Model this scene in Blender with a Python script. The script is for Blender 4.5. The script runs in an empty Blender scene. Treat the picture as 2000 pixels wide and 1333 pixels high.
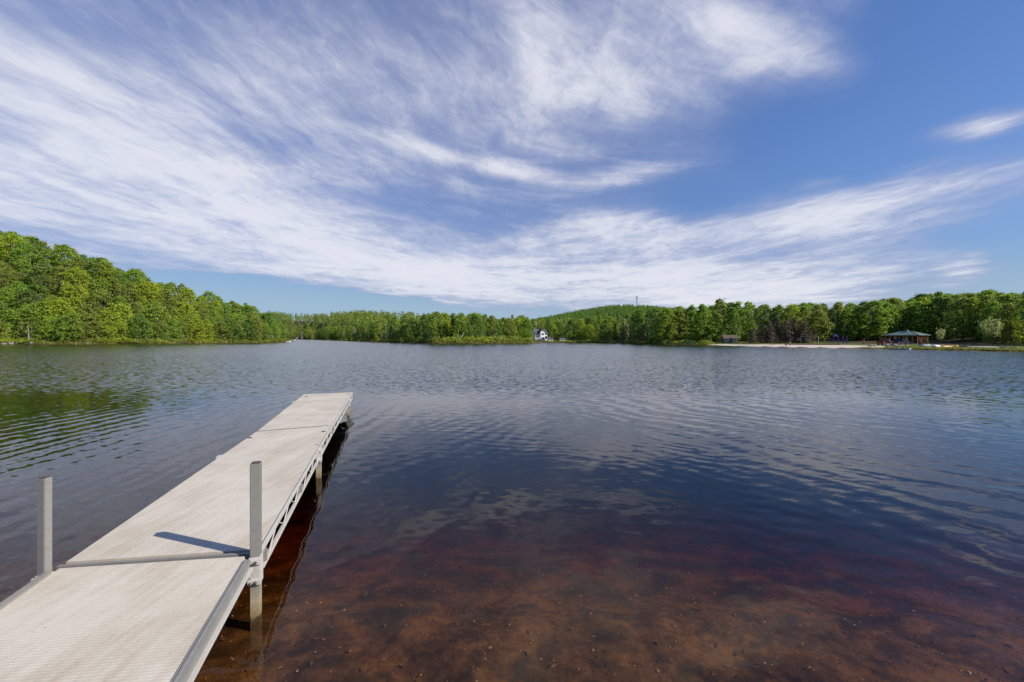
import bpy, bmesh, math, random
import numpy as np
from mathutils import Vector, Matrix

# ------------------------------------------------------------------ camera, sky, sun, exposure
SC = bpy.context.scene
COL = SC.collection
R = math.radians
EYE = 2.46                       # lens height above the lake, metres
cd = bpy.data.cameras.new('camera'); cam = bpy.data.objects.new('camera', cd); COL.objects.link(cam)
cd.sensor_width = 36.0; cd.lens = 14.4; cd.shift_y = -6.5/2000
cd.clip_start = 0.05; cd.clip_end = 6000
cam.location = (0, 0, EYE); cam.rotation_euler = (R(90), 0, 0)
SC.camera = cam

SUN_DIR = Vector((0.917, -0.30, 0.0)).normalized() * math.cos(R(33)) + Vector((0, 0, math.sin(R(33))))
sd = bpy.data.lights.new('sun', 'SUN'); sun = bpy.data.objects.new('sun', sd); COL.objects.link(sun)
sd.energy = 5.0; sd.angle = R(0.55); sd.color = (1.0, 0.93, 0.82)
sun.rotation_euler = (-SUN_DIR).to_track_quat('-Z', 'Y').to_euler()
sun.location = (40, -20, 60)

class NT:
    """small helper for writing node trees"""
    def __init__(s, tree): s.t = tree; s.n = tree.nodes; s.l = tree.links
    def node(s, typ, ins=None, **kw):
        n = s.n.new(typ)
        for k, v in kw.items(): setattr(n, k, v)
        for k, v in (ins or {}).items(): s.put(n.inputs[k], v)
        return n
    def put(s, sock, v):
        if isinstance(v, bpy.types.NodeSocket): s.l.new(v, sock)
        elif v is not None: sock.default_value = v
    def m(s, op, a, b=None, c=None, clamp=False):
        n = s.n.new('ShaderNodeMath'); n.operation = op; n.use_clamp = clamp
        for i, v in enumerate((a, b, c)): s.put(n.inputs[i], v)
        return n.outputs[0]
    def vm(s, op, a, b=None, out=0):
        n = s.n.new('ShaderNodeVectorMath'); n.operation = op
        s.put(n.inputs[0], a)
        if b is not None: s.put(n.inputs[1], b)
        return n.outputs[out]
    def scale(s, a, f):
        n = s.n.new('ShaderNodeVectorMath'); n.operation = 'SCALE'
        s.put(n.inputs[0], a); s.put(n.inputs['Scale'], f); return n.outputs[0]
    def xyz(s, x=0.0, y=0.0, z=0.0):
        n = s.n.new('ShaderNodeCombineXYZ')
        for i, v in enumerate((x, y, z)): s.put(n.inputs[i], v)
        return n.outputs[0]
    def sep(s, v):
        n = s.n.new('ShaderNodeSeparateXYZ'); s.put(n.inputs[0], v); return n.outputs
    def noise(s, vec, scale, detail=3.0, rough=0.5, dist=0.0, out='Fac', lac=2.0):
        n = s.node('ShaderNodeTexNoise', {'Vector': vec, 'Scale': scale, 'Detail': detail, 'Roughness': rough, 'Distortion': dist, 'Lacunarity': lac})
        return n.outputs[out]
    def ss(s, v, a, b, lo=0.0, hi=1.0, kind='SMOOTHSTEP'):
        n = s.node('ShaderNodeMapRange', {'Value': v, 'From Min': a, 'From Max': b, 'To Min': lo, 'To Max': hi}, interpolation_type=kind)
        return n.outputs[0]
    def mix(s, f, a, b, blend='MIX'):
        n = s.n.new('ShaderNodeMix'); n.data_type = 'RGBA'; n.blend_type = blend
        s.put(n.inputs[0], f); s.put(n.inputs[6], a); s.put(n.inputs[7], b); return n.outputs[2]
    def ramp(s, f, stops):
        n = s.n.new('ShaderNodeValToRGB'); s.put(n.inputs[0], f); e = n.color_ramp.elements
        while len(e) < len(stops): e.new(0.5)
        for el, (p, c) in zip(e, stops): el.position = p; el.color = (*c, 1)
        return n.outputs[0]

W = bpy.data.worlds.new('World'); SC.world = W; W.use_nodes = True
W.node_tree.nodes.clear(); w = NT(W.node_tree)
sky = w.node('ShaderNodeTexSky', sky_type='NISHITA', sun_disc=False)
sky.sun_elevation = R(33); sky.sun_rotation = math.atan2(SUN_DIR.x, SUN_DIR.y)
sky.altitude = 500; sky.air_density = 1.0; sky.dust_density = 0.1; sky.ozone_density = 2.5
d = w.node('ShaderNodeTexCoord').outputs['Generated']
dx, dy, dz = w.sep(d)
zc = w.m('MAXIMUM', dz, 0.02)
# a flat sheet of cirrus high above: where the ray meets it
cx = w.m('DIVIDE', dx, w.m('ADD', zc, 0.06)); cy = w.m('DIVIDE', dy, w.m('ADD', zc, 0.06))
P = w.xyz(cx, cy, 0.0)
# azimuth and elevation in degrees, for where the banks of cirrus lie
az = w.m('MULTIPLY', w.m('ARCTAN2', dx, dy), 180/math.pi)
el = w.m('MULTIPLY', w.m('ARCSINE', dz), 180/math.pi)
wob = w.noise(P, 1.1, 3.0, 0.55, out='Color')
A = w.vm('ADD', w.xyz(az, el, 0.0), w.vm('MULTIPLY', w.vm('SUBTRACT', wob, (0.5, 0.5, 0.5)), (8.0, 3.2, 0.0)))
def azel(u, v):
    x, z = (u-1000)/800, (660-v)/800
    return math.degrees(math.atan2(x, 1)), math.degrees(math.atan2(z, math.hypot(x, 1)))
def bank(p0, p1, width, weight):
    """one soft bank of cirrus from p0 to p1, as seen across the lake"""
    a, b = azel(*p0), azel(*p1)
    c = ((a[0]+b[0])/2, (a[1]+b[1])/2, 0); L = math.hypot(b[0]-a[0], b[1]-a[1])/2 + width
    n = w.node('ShaderNodeMapping', {'Vector': A, 'Location': c, 'Rotation': (0, 0, math.atan2(b[1]-a[1], b[0]-a[0])), 'Scale': (L, width, 1)}, vector_type='TEXTURE')
    r = w.vm('LENGTH', n.outputs[0], out=1)
    return w.ss(r, 1.0, 0.0, 0.0, weight)
BANKS = [
    ((-600, 40), (900, 150), 24, 0.42), ((-400, 300), (700, 400), 15, 0.36), ((700, -80), (1500, 60), 15, 0.34),
    ((-200, 110), (480, 210), 5, 0.26), ((60, 300), (650, 328), 4, 0.30), ((0, 215), (330, 300), 3, 0.12),
    ((100, 390), (1000, 510), 9, 0.54), ((800, 490), (1850, 540), 9, 0.72), ((420, 500), (1300, 580), 5.5, 0.62), ((1200, 560), (1850, 575), 5, 0.6), ((950, 470), (1600, 410), 5, 0.40),
    ((1400, 450), (2080, 325), 5.0, 0.62), ((1500, 505), (1900, 490), 6, 0.30),
    ((700, 250), (900, 325), 2.0, 0.48), ((860, 312), (1140, 354), 2.0, 0.52), ((1080, 352), (1360, 322), 2.2, 0.40), ((900, 280), (1300, 310), 6, 0.20),
    ((930, -60), (1260, 240), 6, 0.30), ((1130, 150), (1280, 225), 4, 0.22), ((1300, -20), (1690, 150), 3.2, 0.28), ((1080, 70), (1600, 110), 12, 0.18), ((1400, 120), (1700, 150), 2.5, 0.2),
    ((1810, 255), (2080, 205), 2.2, 0.75), ((1540, 350), (1640, 345), 1.5, 0.30), ((1840, 535), (1930, 525), 2.0, 0.40), ((640, 320), (1000, 430), 6, 0.16), ((480, 100), (1350, 225), 13, 0.30), ((1150, -40), (1700, 60), 9, 0.22), ((1250, 300), (1500, 290), 5, 0.16), ((950, 390), (1500, 405), 6, 0.20), ((700, 330), (1300, 400), 5, 0.14),
    ((2300, 200), (3200, 300), 22, 0.45), ((-1500, 200), (-600, 250), 26, 0.45),
]
CLEAR = [((1780, 60), (2300, 150), 11, -0.45), ((1420, 245), (1760, 330), 5, -0.26), ((200, 535), (960, 622), 2.4, -1.5), ((1880, 470), (2200, 440), 4, -0.30),
         ((1280, 400), (1470, 390), 3, -0.22), ((660, 350), (900, 410), 2.2, -0.16), ((440, 255), (720, 290), 2.6, -0.14)]
cov = 0.14
for bk in BANKS + CLEAR: cov = w.m('ADD', cov, bank(*bk))
cov = w.m('MAXIMUM', cov, 0.0)
# arcs of combed fibres: low over the lake they hang like a bow, higher up they run down to the right
hi = w.ss(el, 13.0, 27.0)
bow = w.m('MULTIPLY', w.m('SQRT', w.m('ADD', w.m('POWER', w.m('SUBTRACT', az, 6.0), 2.0), 90.0)), -0.0105)
arc = w.m('ADD', w.m('LOGARITHM', w.m('ADD', zc, 0.06), math.e), w.m('ADD', w.m('MULTIPLY', bow, w.m('SUBTRACT', 1.0, hi)), w.m('MULTIPLY', w.m('MULTIPLY', az, 0.0115), hi)))
warp = w.vm('SUBTRACT', w.noise(P, 0.8, 5.0, 0.58, out='Color'), (0.5, 0.5, 0.5))
q0 = w.xyz(w.m('MULTIPLY', az, 0.035), w.m('MULTIPLY', arc, 3.4), 0.0)
n1 = w.noise(w.vm('ADD', q0, w.scale(warp, 1.0)), 1.0, 9.0, 0.60, 0.2)
q1 = w.vm('ADD', w.vm('MULTIPLY', q0, (3.4, 3.6, 1.0)), w.scale(warp, 3.2))
n2 = w.noise(w.vm('ADD', q1, (5.0, 2.0, 0.0)), 1.0, 9.0, 0.66, 0.35)
n3 = w.noise(w.vm('ADD', P, w.scale(warp, 0.8)), 1.9, 9.0, 0.64)
fib = w.node('ShaderNodeMapping', {'Vector': w.vm('ADD', P, w.scale(warp, 0.5)), 'Rotation': (0, 0, R(35)), 'Scale': (9.0, 3.0, 1)})
n4 = w.noise(fib.outputs[0], 1.0, 8.0, 0.68, 0.5)
tex = w.m('ADD', w.m('MULTIPLY', n1, 0.36), w.m('ADD', w.m('MULTIPLY', n2, 0.26), w.m('ADD', w.m('MULTIPLY', n3, 0.24), w.m('MULTIPLY', n4, 0.14))))
dens = w.m('ADD', w.m('MULTIPLY', w.m('SUBTRACT', tex, 0.5), w.m('ADD', 1.7, w.m('MULTIPLY', cov, 2.3))), cov)
veil = w.m('MULTIPLY', w.ss(cov, 0.08, 0.90), 0.60)
alpha = w.m('ADD', veil, w.m('MULTIPLY', w.m('SUBTRACT', 1.0, veil), w.ss(dens, 0.16, 1.34)))
alpha = w.m('MULTIPLY', alpha, w.ss(dz, -0.01, 0.03))
hs = w.node('ShaderNodeHueSaturation', {'Hue': 0.508, 'Saturation': 1.14, 'Value': 1.0, 'Color': sky.outputs[0]})
raw = w.vm('MULTIPLY', hs.outputs[0], (0.120, 0.120, 0.130))
lum = w.vm('DOT_PRODUCT', raw, (0.3, 0.5, 0.2), out=1)
base = w.scale(raw, w.m('DIVIDE', 1.12, w.m('ADD', 1.0, w.m('MULTIPLY', w.m('POWER', lum, 1.5), 1.6))))
cloud_col = w.mix(w.ss(dens, 0.3, 1.1), (0.35, 0.385, 0.57, 1), (0.72, 0.73, 0.80, 1))
base = w.mix(w.ss(dz, 0.13, 0.0, 0.0, 0.9), base, (0.30, 0.46, 0.68, 1))
col = w.mix(w.m('MULTIPLY', alpha, 0.93), base, cloud_col)
bg = w.node('ShaderNodeBackground', {'Color': col, 'Strength': 1.0})
w.l.new(bg.outputs[0], w.node('ShaderNodeOutputWorld').inputs[0])
W.cycles.sampling_method = 'MANUAL'; W.cycles.sample_map_resolution = 256

SC.view_settings.view_transform = 'Standard'; SC.view_settings.look = 'None'
SC.view_settings.exposure = 0.15; SC.view_settings.gamma = 1.0; SC.view_settings.use_curve_mapping = False
SC.render.engine = 'CYCLES'
CY = SC.cycles
CY.max_bounces = 8; CY.diffuse_bounces = 3; CY.glossy_bounces = 3; CY.transmission_bounces = 4; CY.transparent_max_bounces = 10; CY.volume_bounces = 0
CY.caustics_reflective = False; CY.caustics_refractive = False
CY.use_adaptive_sampling = True; CY.adaptive_threshold = 0.01
CY.use_denoising = True
try: CY.denoiser = 'OPENIMAGEDENOISE'
except Exception: pass
CY.sample_clamp_indirect = 6.0
# ------------------------------------------------------------------ end of camera and light
rng = np.random.default_rng(11)
random.seed(5)
def at(u, Y, z=0.0):
    """a place on the lake's map: bearing u (column of the 2000 wide survey picture) and Y metres out"""
    return Vector(((u-1000)/800*Y, Y, z))

# ------------------------------------------------------------------ materials
MAT = {}
def new_mat(name):
    m = bpy.data.materials.new(name); m.use_nodes = True; m.node_tree.nodes.clear(); MAT[name] = m
    return m, NT(m.node_tree)
def finish(t, bsdf, disp=None):
    o = t.node('ShaderNodeOutputMaterial'); t.l.new(bsdf, o.inputs[0])
def obj_co(t): return t.node('ShaderNodeTexCoord').outputs['Object']
def plain(name, c, rough=0.6, metal=0.0, var=0.12, scale=9.0, bump=0.0, spec=0.4):
    """painted / metal / wood surface with blotchy wear"""
    m, t = new_mat(name); co = obj_co(t)
    n = t.noise(co, scale, 5.0, 0.6); n2 = t.noise(co, scale*6, 3.0, 0.6)
    f = t.m('ADD', t.m('MULTIPLY', n, 0.7), t.m('MULTIPLY', n2, 0.3))
    cc = t.mix(f, tuple(x*(1-var*1.6) for x in c)+(1,), tuple(min(1, x*(1+var*1.2)) for x in c)+(1,))
    b = t.node('ShaderNodeBsdfPrincipled', {'Base Color': cc, 'Roughness': t.ss(n2, 0.3, 0.7, rough*0.85, min(1, rough*1.15)), 'Metallic': metal, 'Specular IOR Level': spec})
    if bump: t.l.new(t.node('ShaderNodeBump', {'Height': n2, 'Strength': bump, 'Distance': 0.02}).outputs[0], b.inputs['Normal'])
    finish(t, b.outputs[0]); return m

def leaf_mat(name, c, c2, trans=0.5):
    m, t = new_mat(name)
    isl = t.node('ShaderNodeNewGeometry').outputs['Random Per Island']
    ob = t.node('ShaderNodeObjectInfo').outputs['Random']
    n = t.noise(obj_co(t), 0.32, 2.0, 0.5)
    f = t.m('ADD', t.m('MULTIPLY', isl, 0.45), t.m('ADD', t.m('MULTIPLY', t.ss(n, 0.3, 0.7), 0.35), t.m('MULTIPLY', ob, 0.25)))
    cc = t.mix(f, c+(1,), c2+(1,))
    hv = t.node('ShaderNodeHueSaturation', {'Hue': t.ss(ob, 0, 1, 0.485, 0.515, 'LINEAR'), 'Saturation': 1.0, 'Value': t.ss(isl, 0, 1, 0.7, 1.25, 'LINEAR'), 'Color': cc}).outputs[0]
    a = t.node('ShaderNodeBsdfDiffuse', {'Color': hv}); b = t.node('ShaderNodeBsdfTranslucent', {'Color': hv})
    g = t.node('ShaderNodeBsdfGlossy', {'Color': (0.5, 0.55, 0.5, 1), 'Roughness': 0.5})
    mx = t.node('ShaderNodeMixShader', {0: trans}); t.l.new(a.outputs[0], mx.inputs[1]); t.l.new(b.outputs[0], mx.inputs[2])
    mg = t.node('ShaderNodeMixShader', {0: 0.05}); t.l.new(mx.outputs[0], mg.inputs[1]); t.l.new(g.outputs[0], mg.inputs[2])
    finish(t, mg.outputs[0]); return m

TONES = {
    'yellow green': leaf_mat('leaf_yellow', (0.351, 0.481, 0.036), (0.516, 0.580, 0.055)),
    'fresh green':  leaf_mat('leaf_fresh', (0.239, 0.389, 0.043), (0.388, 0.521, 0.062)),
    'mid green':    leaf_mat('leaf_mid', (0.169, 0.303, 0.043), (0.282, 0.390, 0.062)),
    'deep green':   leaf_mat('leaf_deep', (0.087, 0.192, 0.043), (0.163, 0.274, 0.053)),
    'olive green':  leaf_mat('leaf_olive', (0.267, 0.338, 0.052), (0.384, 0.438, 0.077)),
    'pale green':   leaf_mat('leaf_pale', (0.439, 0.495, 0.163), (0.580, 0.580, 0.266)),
    'dark blue green': leaf_mat('leaf_spruce', (0.064, 0.139, 0.055), (0.103, 0.188, 0.062), 0.15),
    'reddish brown': leaf_mat('leaf_brown', (0.185, 0.140, 0.095), (0.300, 0.235, 0.160), 0.2),
    'tan':          leaf_mat('leaf_tan', (0.210, 0.149, 0.079), (0.326, 0.232, 0.124), 0.2),
}
MAT['shrub'] = leaf_mat('leaf_shrub', (0.298, 0.378, 0.047), (0.506, 0.534, 0.072))
MAT['reed'] = leaf_mat('leaf_reed', (0.210, 0.240, 0.045), (0.380, 0.370, 0.090))
MAT['forest'] = leaf_mat('leaf_forest', (0.179, 0.303, 0.043), (0.401, 0.482, 0.067))
plain('bark', (0.085, 0.066, 0.052), 0.9, 0, 0.3, 3); plain('pale_bark', (0.34, 0.31, 0.27), 0.85, 0, 0.3, 3)

def deck_mat():
    m, t = new_mat('deck'); co = obj_co(t)
    blot = t.noise(co, 1.3, 6.0, 0.62); fine = t.noise(co, 45.0, 4.0, 0.7)
    st = t.node('ShaderNodeMapping', {'Vector': co, 'Rotation': (0, 0, R(17)), 'Scale': (22, 1.2, 1)})
    streak = t.noise(st.outputs[0], 1.0, 5.0, 0.6)
    f = t.m('ADD', t.m('MULTIPLY', blot, 0.5), t.m('ADD', t.m('MULTIPLY', streak, 0.3), t.m('MULTIPLY', fine, 0.2)))
    c = t.ramp(f, [(0.28, (0.34, 0.275, 0.20)), (0.42, (0.51, 0.445, 0.350)), (0.55, (0.62, 0.56, 0.460)), (0.72, (0.68, 0.63, 0.535))])
    spot = t.ss(t.noise(co, 8.0, 5.0, 0.75), 0.685, 0.75)
    c = t.mix(t.m('MULTIPLY', spot, 0.55), c, (0.22, 0.18, 0.14, 1))
    speck = t.ss(t.node('ShaderNodeTexVoronoi', {'Vector': co, 'Scale': 3.1}).outputs['Distance'], 0.035, 0.015)
    c = t.mix(t.m('MULTIPLY', speck, 0.7), c, (0.09, 0.06, 0.04, 1))
    b = t.node('ShaderNodeBsdfPrincipled', {'Base Color': c, 'Roughness': 0.62, 'Specular IOR Level': 0.3})
    t.l.new(t.node('ShaderNodeBump', {'Height': fine, 'Strength': 0.25, 'Distance': 0.004}).outputs[0], b.inputs['Normal'])
    finish(t, b.outputs[0])
deck_mat()
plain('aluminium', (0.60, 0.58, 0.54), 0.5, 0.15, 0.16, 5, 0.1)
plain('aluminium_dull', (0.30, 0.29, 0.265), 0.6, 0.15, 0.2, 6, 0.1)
plain('seam_metal', (0.27, 0.25, 0.23), 0.6, 0.1, 0.2, 8)
plain('black_rubber', (0.02, 0.02, 0.02), 0.7); plain('steel_bolt', (0.13, 0.11, 0.10), 0.5, 0.6, 0.4, 20)
def leg_mat():
    """aluminium tube, weed and iron stained below the flood line"""
    m, t = new_mat('stained_leg'); p = t.node('ShaderNodeNewGeometry').outputs['Position']
    z = t.m('ADD', t.sep(p)[2], t.m('MULTIPLY', t.m('SUBTRACT', t.noise(p, 14.0, 4.0, 0.6), 0.5), 0.14))
    c = t.ramp(t.ss(z, -0.1, 0.6, kind='LINEAR'), [(0.08, (0.05, 0.035, 0.015)), (0.15, (0.10, 0.07, 0.03)), (0.20, (0.34, 0.25, 0.11)), (0.36, (0.48, 0.41, 0.29)), (0.55, (0.32, 0.31, 0.285)), (0.7, (0.29, 0.28, 0.26))])
    n = t.noise(p, 30.0, 4.0, 0.6)
    c = t.mix(t.ss(n, 0.45, 0.75, 0, 0.35), c, (0.20, 0.17, 0.13, 1))
    b = t.node('ShaderNodeBsdfPrincipled', {'Base Color': c, 'Roughness': 0.5, 'Metallic': 0.25}); finish(t, b.outputs[0])
leg_mat()

def ground_mat():
    m, t = new_mat('ground'); p = t.node('ShaderNodeNewGeometry').outputs['Position']
    a = t.node('ShaderNodeAttribute', attribute_name='zone').outputs['Color']
    zr, zg, zb = t.sep(a)                       # r sand, g lawn, b lake bed
    n = t.noise(p, 0.6, 6.0, 0.65); nf = t.noise(p, 14.0, 8.0, 0.78); nn = t.noise(p, 2.2, 6.0, 0.62, 0.6)
    floor = t.mix(n, (0.055, 0.045, 0.028, 1), (0.075, 0.085, 0.03, 1))
    lawn = t.mix(t.m('ADD', t.m('MULTIPLY', n, .6), t.m('MULTIPLY', nf, .4)), (0.075, 0.105, 0.014, 1), (0.165, 0.165, 0.035, 1))
    sand = t.mix(t.m('ADD', t.m('MULTIPLY', n, .5), t.m('MULTIPLY', nf, .5)), (0.52, 0.44, 0.34, 1), (0.70, 0.62, 0.51, 1))
    f = t.m('ADD', t.m('MULTIPLY', nn, 0.62), t.m('MULTIPLY', nf, 0.38))
    bed = t.ramp(f, [(0.30, (0.018, 0.012, 0.007)), (0.42, (0.032, 0.018, 0.010)), (0.50, (0.078, 0.040, 0.018)), (0.60, (0.165, 0.086, 0.034)), (0.74, (0.105, 0.070, 0.042))])
    weed = t.ss(t.noise(t.vm('ADD', p, (9, 4, 0)), 1.5, 5.0, 0.6), 0.53, 0.66)
    bed = t.mix(t.m('MULTIPLY', weed, 0.75), bed, (0.03, 0.024, 0.012, 1))
    c = t.mix(t.ss(zg, 0.35, 0.65), floor, lawn); c = t.mix(t.ss(t.m('ADD', zr, t.m('MULTIPLY', t.m('SUBTRACT', n, .5), .3)), 0.4, 0.6), c, sand); c = t.mix(t.ss(zb, 0.3, 0.7), c, bed)
    b = t.node('ShaderNodeBsdfPrincipled', {'Base Color': c, 'Roughness': 0.95, 'Specular IOR Level': 0.1})
    t.l.new(t.node('ShaderNodeBump', {'Height': nf, 'Strength': 0.6, 'Distance': 0.03}).outputs[0], b.inputs['Normal'])
    finish(t, b.outputs[0])
ground_mat()

def water_mat():
    """tea coloured lake: mirror by Fresnel, see-through below, slopes from several wave trains"""
    m, t = new_mat('lake_water'); p = t.node('ShaderNodeNewGeometry').outputs['Position']
    x, y, z = t.sep(p)
    p2 = t.xyz(x, y, 0.0)
    r = t.vm('LENGTH', p2, out=1)
    patch = t.noise(p2, 0.07, 3.0, 0.5)
    # wind reaches the open lake, the water in the lee of the near shore stays calm
    open_ = t.ss(t.m('ADD', y, t.m('MULTIPLY', t.m('SUBTRACT', patch, 0.5), 9.0)), 14.0, 22.0)
    far = t.ss(r, 20.0, 120.0)
    def train(dirdeg, lam, amp, warp, wscale, seed, mask, sharp=0.0):
        k = Vector((math.cos(R(dirdeg)), math.sin(R(dirdeg)), 0)); q = t.vm('ADD', p2, (seed*3.1, seed*1.7, 0))
        nz = t.m('SUBTRACT', t.noise(q, wscale, 3.0, 0.5), 0.5)
        ph = t.m('ADD', t.m('MULTIPLY', t.vm('DOT_PRODUCT', p2, k, out=1), 2*math.pi/lam), t.m('MULTIPLY', nz, warp))
        gate = t.ss(t.noise(t.vm('ADD', q, (5, 9, 0)), wscale*0.55, 2.0, 0.5), 0.36, 0.62)
        s = t.m('MULTIPLY', t.m('MULTIPLY', t.m('SINE', ph), amp), t.m('MULTIPLY', gate, mask))
        return t.scale(tuple(k), s)
    left = t.ss(x, -1.5, -5.0); right = t.ss(x, 0.5, 4.0); mid = t.m('SUBTRACT', 1.0, t.m('MAXIMUM', left, right))
    near = t.ss(r, 40.0, 9.0); nearer = t.ss(r, 2.5, 6.0)
    near = t.m('MULTIPLY', near, nearer)
    S = train(-4, 0.62, 0.052, 16.0, 0.22, 1, t.m('MULTIPLY', left, near))
    S = t.vm('ADD', S, train(8, 0.33, 0.030, 12.0, 0.4, 2, t.m('MULTIPLY', left, near)))
    S = t.vm('ADD', S, train(30, 0.78, 0.024, 24.0, 0.3, 3, t.m('MULTIPLY', right, near)))
    S = t.vm('ADD', S, train(42, 0.33, 0.015, 20.0, 0.5, 4, t.m('MULTIPLY', right, near)))
    S = t.vm('ADD', S, train(-30, 0.47, 0.015, 22.0, 0.35, 5, t.m('MULTIPLY', mid, near)))
    S = t.vm('ADD', S, train(80, 0.36, 0.010, 22.0, 0.5, 6, near))
    def chop(scale, amp, mask, det=2.0, sx=1.0, off=0.0):
        q = t.vm('ADD', t.vm('MULTIPLY', p2, (sx, 1.0, 1.0)), (off, off*.7, off*1.3))
        c = t.vm('SUBTRACT', t.noise(q, scale, det, 0.55, out='Color'), (0.5, 0.5, 0.5))
        return t.scale(c, t.m('MULTIPLY', mask, amp))
    S = t.vm('ADD', S, chop(7.0, 0.078, t.ss(patch, 0.25, 0.6, 0.5, 1.3), 4.0, 0.5, 3.0))
    S = t.vm('ADD', S, chop(4.6, 0.52, open_, 4.0, 0.55, 11.0))
    S = t.vm('ADD', S, chop(1.4, 0.16, far, 3.0, 0.45, 23.0))
    sx, sy, sz = t.sep(S)
    # out on the open lake the wind sets the steeper wave faces towards this shore
    face = t.m('MULTIPLY', open_, t.ss(r, 12, 90, 0.035, 0.085))
    N = t.vm('NORMALIZE', t.xyz(t.m('MULTIPLY', sx, -1.0), t.m('SUBTRACT', t.m('MULTIPLY', sy, -1.0), face), 1.0))
    back = t.node('ShaderNodeNewGeometry').outputs['Backfacing']
    fr = t.node('ShaderNodeFresnel', {'IOR': t.ss(back, 0, 1, 1.333, 1/1.333, 'LINEAR'), 'Normal': N}).outputs[0]
    gl = t.node('ShaderNodeBsdfGlossy', {'Color': (1, 1, 1, 1), 'Roughness': t.ss(r, 10, 120, 0.015, 0.10), 'Normal': N})
    tr = t.node('ShaderNodeBsdfTransparent', {'Color': (1, 1, 1, 1)})
    mx = t.node('ShaderNodeMixShader', {0: fr}); t.l.new(tr.outputs[0], mx.inputs[1]); t.l.new(gl.outputs[0], mx.inputs[2])
    o = t.node('ShaderNodeOutputMaterial'); t.l.new(mx.outputs[0], o.inputs[0])
    va = t.node('ShaderNodeVolumeAbsorption', {'Color': (0.88, 0.74, 0.50, 1), 'Density': 5.2}); t.l.new(va.outputs[0], o.inputs['Volume'])
water_mat()
for nm, c, r_, me in [('white_paint', (0.78, 0.77, 0.74), 0.6, 0), ('grey_roof', (0.10, 0.105, 0.12), 0.8, 0), ('green_roof', (0.135, 0.195, 0.165), 0.55, 0.0), ('tan_wood', (0.42, 0.22, 0.085), 0.7, 0),
                      ('brown_wood', (0.13, 0.075, 0.045), 0.8, 0), ('glass_dark', (0.02, 0.025, 0.03), 0.08, 0), ('red_paint', (0.32, 0.015, 0.02), 0.25, 0), ('dark_blue_paint', (0.018, 0.022, 0.05), 0.22, 0),
                      ('tyre', (0.02, 0.02, 0.02), 0.85, 0), ('rim', (0.45, 0.45, 0.46), 0.35, 0.8), ('lamp_glass', (0.75, 0.75, 0.72), 0.15, 0), ('tail_lamp', (0.4, 0.01, 0.01), 0.2, 0), ('chrome', (0.6, 0.6, 0.6), 0.2, 0.9),
                      ('stone', (0.30, 0.275, 0.24), 0.9, 0), ('purple', (0.16, 0.03, 0.20), 0.4, 0), ('blue_plastic', (0.03, 0.08, 0.26), 0.4, 0), ('brown_roof', (0.15, 0.105, 0.075), 0.85, 0), ('beige_wall', (0.20, 0.18, 0.155), 0.8, 0),
                      ('red_wall', (0.26, 0.075, 0.05), 0.8, 0), ('pink_wall', (0.46, 0.36, 0.34), 0.8, 0), ('yellow_hull', (0.62, 0.42, 0.06), 0.35, 0), ('orange_hull', (0.58, 0.22, 0.10), 0.35, 0), ('grey_green_hull', (0.34, 0.40, 0.36), 0.45, 0.0),
                      ('tower_grey', (0.16, 0.165, 0.18), 0.6, 0.3), ('skin', (0.46, 0.27, 0.19), 0.6, 0), ('shirt_red', (0.34, 0.03, 0.035), 0.85, 0), ('shirt_white', (0.7, 0.7, 0.68), 0.85, 0), ('cloth_dark', (0.035, 0.04, 0.065), 0.9, 0), ('hair', (0.03, 0.02, 0.015), 0.7, 0),
                      ('dead_wood', (0.28, 0.24, 0.20), 0.9, 0), ('concrete', (0.36, 0.34, 0.31), 0.9, 0)]:
    plain(nm, c, r_, me)

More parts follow.
